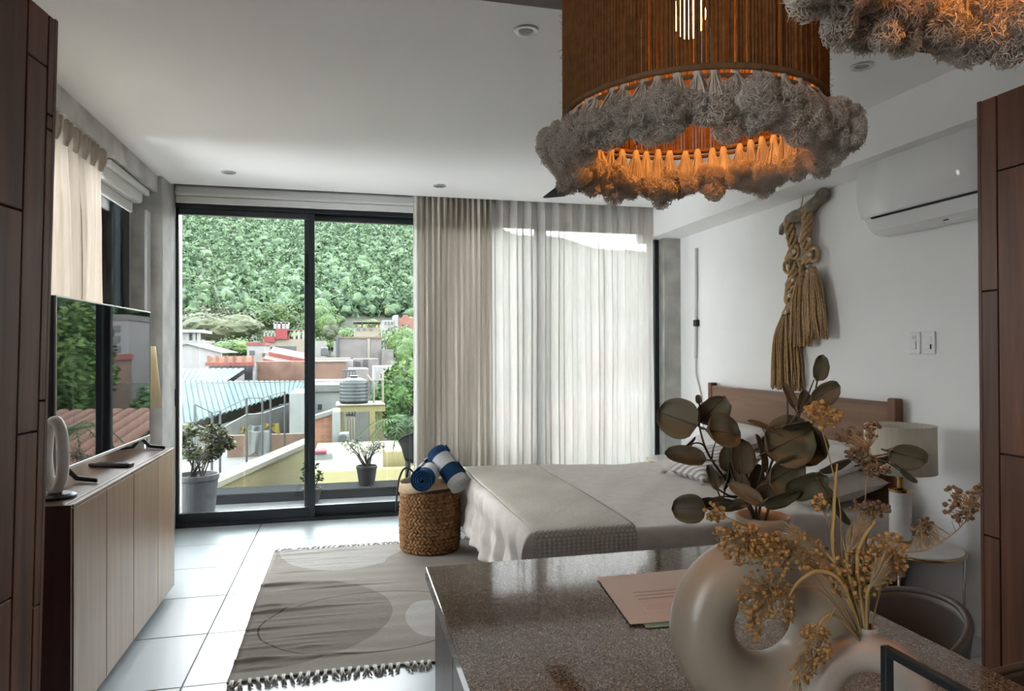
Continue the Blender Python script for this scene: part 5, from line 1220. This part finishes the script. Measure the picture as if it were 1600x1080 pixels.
bld('house', 'small grey house behind the black water tank', 544, 576, 577, 40, 'block_grey', 4)
# tanks
def tank(label, px, yt, yb, wpx, Y):
    x = xY(px, Y); z0, z1 = zY(px, yb, Y), zY(px, yt, Y); r = wpx/2*Y/F*1.0; t = thing('water_tank', label, 'water tank', (x, Y, z0), 0); h_ = z1-z0; pf = [(r, 0)]
    for k in range(5): pf += [(r*1.02, h_*(.12+.13*k)), (r*.985, h_*(.16+.13*k)), (r*1.02, h_*(.2+.13*k))]
    pf += [(r*.98, h_*.82), (r*.55, h_*.93), (r*.3, h_*.94), (r*.3, h_)]
    obj('body', MB().lathe(pf, (x, Y, z0), 32), 'tank_black', t, smooth=True); obj('lid', MB().lathe([(r*.33, h_), (r*.33, h_*1.02), (r*.1, h_*1.04)], (x, Y, z0), 20), 'tank_black', t); return t, x, z0
tank('small black water tank on a far roof', 507, 541, 556, 11, 65)
YT = 17.0
t, tx_, tz_ = tank('big black water tank on the yellow stand', 553, 588, 629, 42, YT)
ts = thing('tank_stand', 'yellow concrete frame carrying the black water tank', 'stand', (tx_+.4, YT, GZ))
zs0 = zY(553, 641, YT); zs1 = zY(553, 630, YT)
obj('slab', MB().box(xY(528, YT), xY(600, YT), YT-.5, YT+.6, zs0, zs1-.02), 'stucco_yellow', ts); obj('slab_edge', MB().box(xY(525, YT), xY(600, YT), YT-.55, YT+.65, zs1-.02, zs1), 'stucco_cream', ts)
for x0, x1, dy in ((576, 585, -.5), (590, 598, .3), (528, 536, .3)): obj('column', MB().box(xY(x0, YT), xY(x1, YT), YT+dy, YT+dy+.25, GZ, zs0), 'stucco_yellow', ts)
for px, yt in ((584, 590), (598, 580)):
    pp = thing('standpipe', 'pale pipe rising beside the tank, %s one' % ('bent' if px == 584 else 'straight'), 'pipe', (xY(px, YT), YT, zs1))
    P = [(xY(px, YT), YT, zs1), (xY(px, YT), YT, zY(px, yt+10, YT))]
    if px == 584: P.append((xY(px-10, YT), YT, zY(px, yt-4, YT)))
    else: P.append((xY(px+1, YT), YT, zY(px, yt-2, YT)))
    obj('pipe', MB().tube(P, .025, 8), 'stucco_cream', pp)
cg = thing('roof_cage', 'iron cage railing on the roof behind the black tank', 'railing', (xY(546, 36), 36, zY(546, 592, 36)))
for px in (536, 541, 546, 551, 555): obj('bar', MB().tube([(xY(px, 36), 36, zY(px, 592, 36)-2), (xY(px, 36), 36, zY(px, 579, 36))], .05, 6), 'iron', cg)
obj('rail', MB().tube([(xY(536, 36), 36, zY(545, 579, 36)), (xY(555, 36), 36, zY(545, 579, 36))], .05, 6), 'iron', cg)
# houses under the tank: white wall, orange brick wall, machines
bld('house', 'white house with small windows left of the tank stand', 484, 531, 612, 27, 'stucco_white', 4, wins=[(497, 503, 632, 640)], cap=('block_grey', .25))
bld('house', 'cream gabled house behind the white one', 480, 541, 598, 32, 'stucco_cream', 4)
Yb = 15.3; t = thing('brick_wall', 'orange brick wall right of the mullion', 'wall', (xY(500, Yb), Yb, GZ))
obj('masonry', MB().prism([(xY(478, Yb), GZ), (xY(519, Yb), GZ), (xY(519, Yb), zY(519, 642, Yb)), (xY(478, Yb), zY(478, 655, Yb))], lambda u, v, d: (u, Yb+d, v), 0, .3), 'brick_orange', t)
obj('coping', MB().prism([(xY(478, Yb), zY(478, 660, Yb)), (xY(520, Yb), zY(519, 647, Yb)), (xY(520, Yb), zY(519, 641, Yb)), (xY(478, Yb), zY(478, 654, Yb))], lambda u, v, d: (u, Yb+d, v), -.06, .36), 'block_grey', t)
obj('end_pier', MB().box(xY(519, Yb), xY(531, Yb), Yb-.1, Yb+.9, GZ, zY(522, 643, Yb)), 'stucco_white', t)
t = thing('condenser_unit', 'white outdoor air conditioning unit under the tank', 'air conditioner', (xY(537, 15), 15, zY(537, 698, 15)))
obj('case', MB().box(xY(530, 15), xY(545, 15), 15, 15.4, zY(537, 696, 15), zY(537, 678, 15)), 'stucco_white', t); 
c_ = Vector((xY(536, 15), 14.985, zY(536, 687, 15)))
for q in (.03, .055, .08, .10): obj('fan_grille', MB().tube([c_+Vector((q*cos(a), 0, q*sin(a))) for a in [2*pi*k/20 for k in range(20)]], .005, 5, closed=True), 'iron', t)
t = thing('pipe_stack', 'stacked pale machinery under the tank stand', 'machinery', (xY(548, 16.6), 16.6, GZ)); obj('body', MB().box(xY(540, 16.6), xY(553, 16.6), 16.6, 17, GZ, zY(545, 650, 16.6)), 'block_grey', t)
for k in range(4): obj('pipe', MB().tube([(xY(541+4*k, 16.5), 16.5, zY(545, 695, 16.5)), (xY(541+4*k, 16.5), 16.5, zY(545, 652, 16.5))], .03, 6), 'stucco_cream', t)
# yellow roofs right below the balcony
YP = 10.6
t = thing('yellow_parapet', 'yellow parapet and cream roof terrace just below the balcony', 'parapet', (xY(560, YP), YP, GZ))
obj('parapet', MB().box(xY(478, YP), xY(652, YP), YP, YP+.25, GZ, zY(530, 737, YP)), 'stucco_yellow', t)
obj('terrace_floor', MB().box(xY(478, YP), xY(652, YP), YP+.25, 14.9, GZ, zY(530, 737, YP)-.12), 'stucco_cream', t)
obj('end_wall', MB().box(xY(590, YP)+.1, xY(652, YP), YP+.3, YP+.6, GZ, zY(600, 705, YP+.4)), 'stucco_yellow', t)
t = thing('roof_cushion_box', 'white covered box with a crimson cloth on the terrace', 'box', (xY(505, 12.6), 12.6, zY(505, 727, 12.6)))
obj('box', MB().box(xY(486, 12.6), xY(519, 12.6), 12.6, 13.0, zY(505, 735, 12.6), zY(505, 708, 12.6)), 'stucco_white', t, bev=.03)
plain('crimson', (.09, .005, .012), .8); obj('cloth', MB().box(xY(490, 12.6), xY(510, 12.6), 12.55, 12.9, zY(505, 709, 12.6), zY(505, 704, 12.6)), 'crimson', t, bev=.02)
# oblique yellow wall in the left pane
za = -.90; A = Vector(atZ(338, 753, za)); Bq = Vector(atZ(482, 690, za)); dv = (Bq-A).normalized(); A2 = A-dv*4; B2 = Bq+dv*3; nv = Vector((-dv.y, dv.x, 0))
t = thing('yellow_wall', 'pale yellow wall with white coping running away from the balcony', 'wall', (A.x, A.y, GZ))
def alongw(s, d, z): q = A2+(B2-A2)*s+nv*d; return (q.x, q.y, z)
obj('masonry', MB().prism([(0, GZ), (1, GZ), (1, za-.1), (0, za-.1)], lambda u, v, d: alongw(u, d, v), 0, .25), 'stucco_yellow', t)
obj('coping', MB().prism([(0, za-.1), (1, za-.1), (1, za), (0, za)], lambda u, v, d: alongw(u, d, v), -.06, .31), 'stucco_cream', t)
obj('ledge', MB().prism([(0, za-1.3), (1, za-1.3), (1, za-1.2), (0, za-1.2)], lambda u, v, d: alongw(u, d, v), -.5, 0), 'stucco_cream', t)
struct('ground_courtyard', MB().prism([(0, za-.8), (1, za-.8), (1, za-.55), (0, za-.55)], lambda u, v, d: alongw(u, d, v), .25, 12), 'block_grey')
# corrugated roofs
def sheet_roof(label, cs, nr, amp):
    P = [Vector(atY(px, py, Y)) for px, py, Y in cs]   # near-left, near-right, far-right, far-left
    t = thing('corrugated_roof', label, 'roof', (P[0]+P[2])/2); t.location.z = GZ
    def fn(u, v):
        q = P[0].lerp(P[1], u).lerp(P[3].lerp(P[2], u), v); return (q.x, q.y, q.z+amp*(abs(sin(pi*u*nr))**.6))
    obj('sheets', MB().grid(fn, nr*8, 10), 'sheet_roof', t, solid=.03)
    c0 = [p+Vector((0, 0, -.3)) for p in P]; m = MB()
    m.add([(*p.xy, p.z) for p in c0]+[(*p.xy, GZ) for p in c0], [(4, 5, 1, 0), (5, 6, 2, 1), (6, 7, 3, 2), (7, 4, 0, 3)]); obj('wall', m, 'block_grey', t)
    return t
sheet_roof('large blue-grey corrugated roof across the left pane', [(255, 676, 21), (482, 608, 31), (500, 597, 42), (255, 597, 42)], 30, .07)
sheet_roof('smaller pale corrugated roof behind the large one', [(255, 597, 43), (352, 597, 43), (382, 577, 52), (255, 577, 52)], 14, .07)
bld('house', 'white block with dark window above the laundry yard', 452, 482, 615, 24, 'stucco_white', 3, wins=[(436, 451, 632, 645)])
# fence over the wall, laundry
fp = thing('yard_fence', 'tall iron posts with wire along the pale yellow wall', 'fence', (A.x, A.y, za))
def on_wall(px):     # point on the wall line seen at column px
    q = ray(px, 700); M2 = np.array([[q[0], -dv.x], [q[1], -dv.y]]); tt, s_ = np.linalg.solve(M2, np.array([A.x, A.y])); return A+dv*s_+nv*.35, tt
tops = [(335, 632), (360, 645), (372, 642), (411, 622), (434, 622), (446, 618), (467, 612)]; tp = []
for px, py in tops:
    w_, tt = on_wall(px); z = EYE+ray(px, py)[2]*tt; tp.append((w_.x, w_.y, z)); obj('post', MB().tube([(w_.x, w_.y, za-.6), (w_.x, w_.y, z)], .024, 6), 'iron', fp)
obj('top_wire', MB().tube([tp[0], tp[1], tp[2], tp[3], tp[4], tp[5], tp[6]], .012, 5), 'iron', fp); obj('wire', MB().tube([(x, y_, z-.35) for x, y_, z in tp], .012, 5), 'galv', fp)
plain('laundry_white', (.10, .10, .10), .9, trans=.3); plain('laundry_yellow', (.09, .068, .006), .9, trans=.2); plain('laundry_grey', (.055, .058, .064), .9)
def laundry(label, x0, x1, yt, yb, Y, mat, sag=.03):
    X0, X1 = xY(x0, Y), xY(x1, Y); Z1, Z0 = zY((x0+x1)/2, yt, Y), zY((x0+x1)/2, yb, Y)
    o = obj('hanging_cloth', MB().grid(lambda u, v: (X0+(X1-X0)*u+.04*v*sin(u*9), Y+.05*sin(u*11+v*2), Z1+(Z0-Z1)*v+.12*v*sin(u*5)-sag*4*u*(1-u)), 20, 12), mat, None, smooth=True, solid=.01, origin=((X0+X1)/2, Y, Z0)); tag(o, label, 'laundry', 'laundry on the line')
laundry('white sheet hanging in the laundry yard', 388, 421, 672, 714, 17.5, 'laundry_white')
laundry('wide yellow cloth hanging high right of the white sheet', 412, 436, 661, 671, 18.5, 'laundry_yellow'); laundry('small yellow cloth hanging left of the white sheet', 376, 389, 667, 679, 18.5, 'laundry_yellow'); laundry('grey cloth between the two yellow cloths', 389, 412, 664, 682, 18.4, 'laundry_grey')
t = thing('yard_wall', 'brownish low wall behind the laundry', 'wall', (xY(400, 20), 20, GZ)); obj('masonry', MB().box(xY(355, 20), xY(482, 20), 20, 20.2, GZ, zY(400, 680, 20)), 'brick_old', t)
# things to the right, seen through the sheer and mirrored in the television
t = thing('terracotta_roof', 'terracotta tiled canopy below the balcony, mirrored in the television', 'roof', (3.0, 12, GZ))
for i in range(18):
    x = 1.66+i*.24; m = MB().grid(lambda u, v: (x+.12*cos(pi*u)+.0, 10.2+4.6*v, -.35+.62*v+.06*sin(pi*u)), 6, 2); obj('tile_row', m, 'terracotta', t, smooth=True)
obj('eave_beam', MB().box(1.55, 5.9, 10.15, 10.3, -.62, -.42), 'bark', t); obj('support_wall', MB().box(1.7, 5.7, 10.6, 14.6, GZ, -.5), 'stucco_cream', t)
t, a, b, zt = bld('house', 'cream house with sloping roof wall right behind the sheer', 905, 1100, 628, 19, 'stucco_cream', 5)
t, a, b, zt = bld('house', 'long pale apartment terrace far behind the sheer', 860, 1100, 505, 70, 'stucco_white', 8, wins=[(870+18*i, 880+18*i, 512+14*j, 521+14*j) for i in range(10) for j in range(3)], cap=('block_grey', .5))
bld('house', 'brick roofed house behind the sheer', 880, 1010, 560, 45, 'brick_old', 6, cap=('roof_red', .4))
bld('house', 'low white house behind the drape', 690, 800, 590, 40, 'stucco_white', 5, cap=('block_grey', .3))
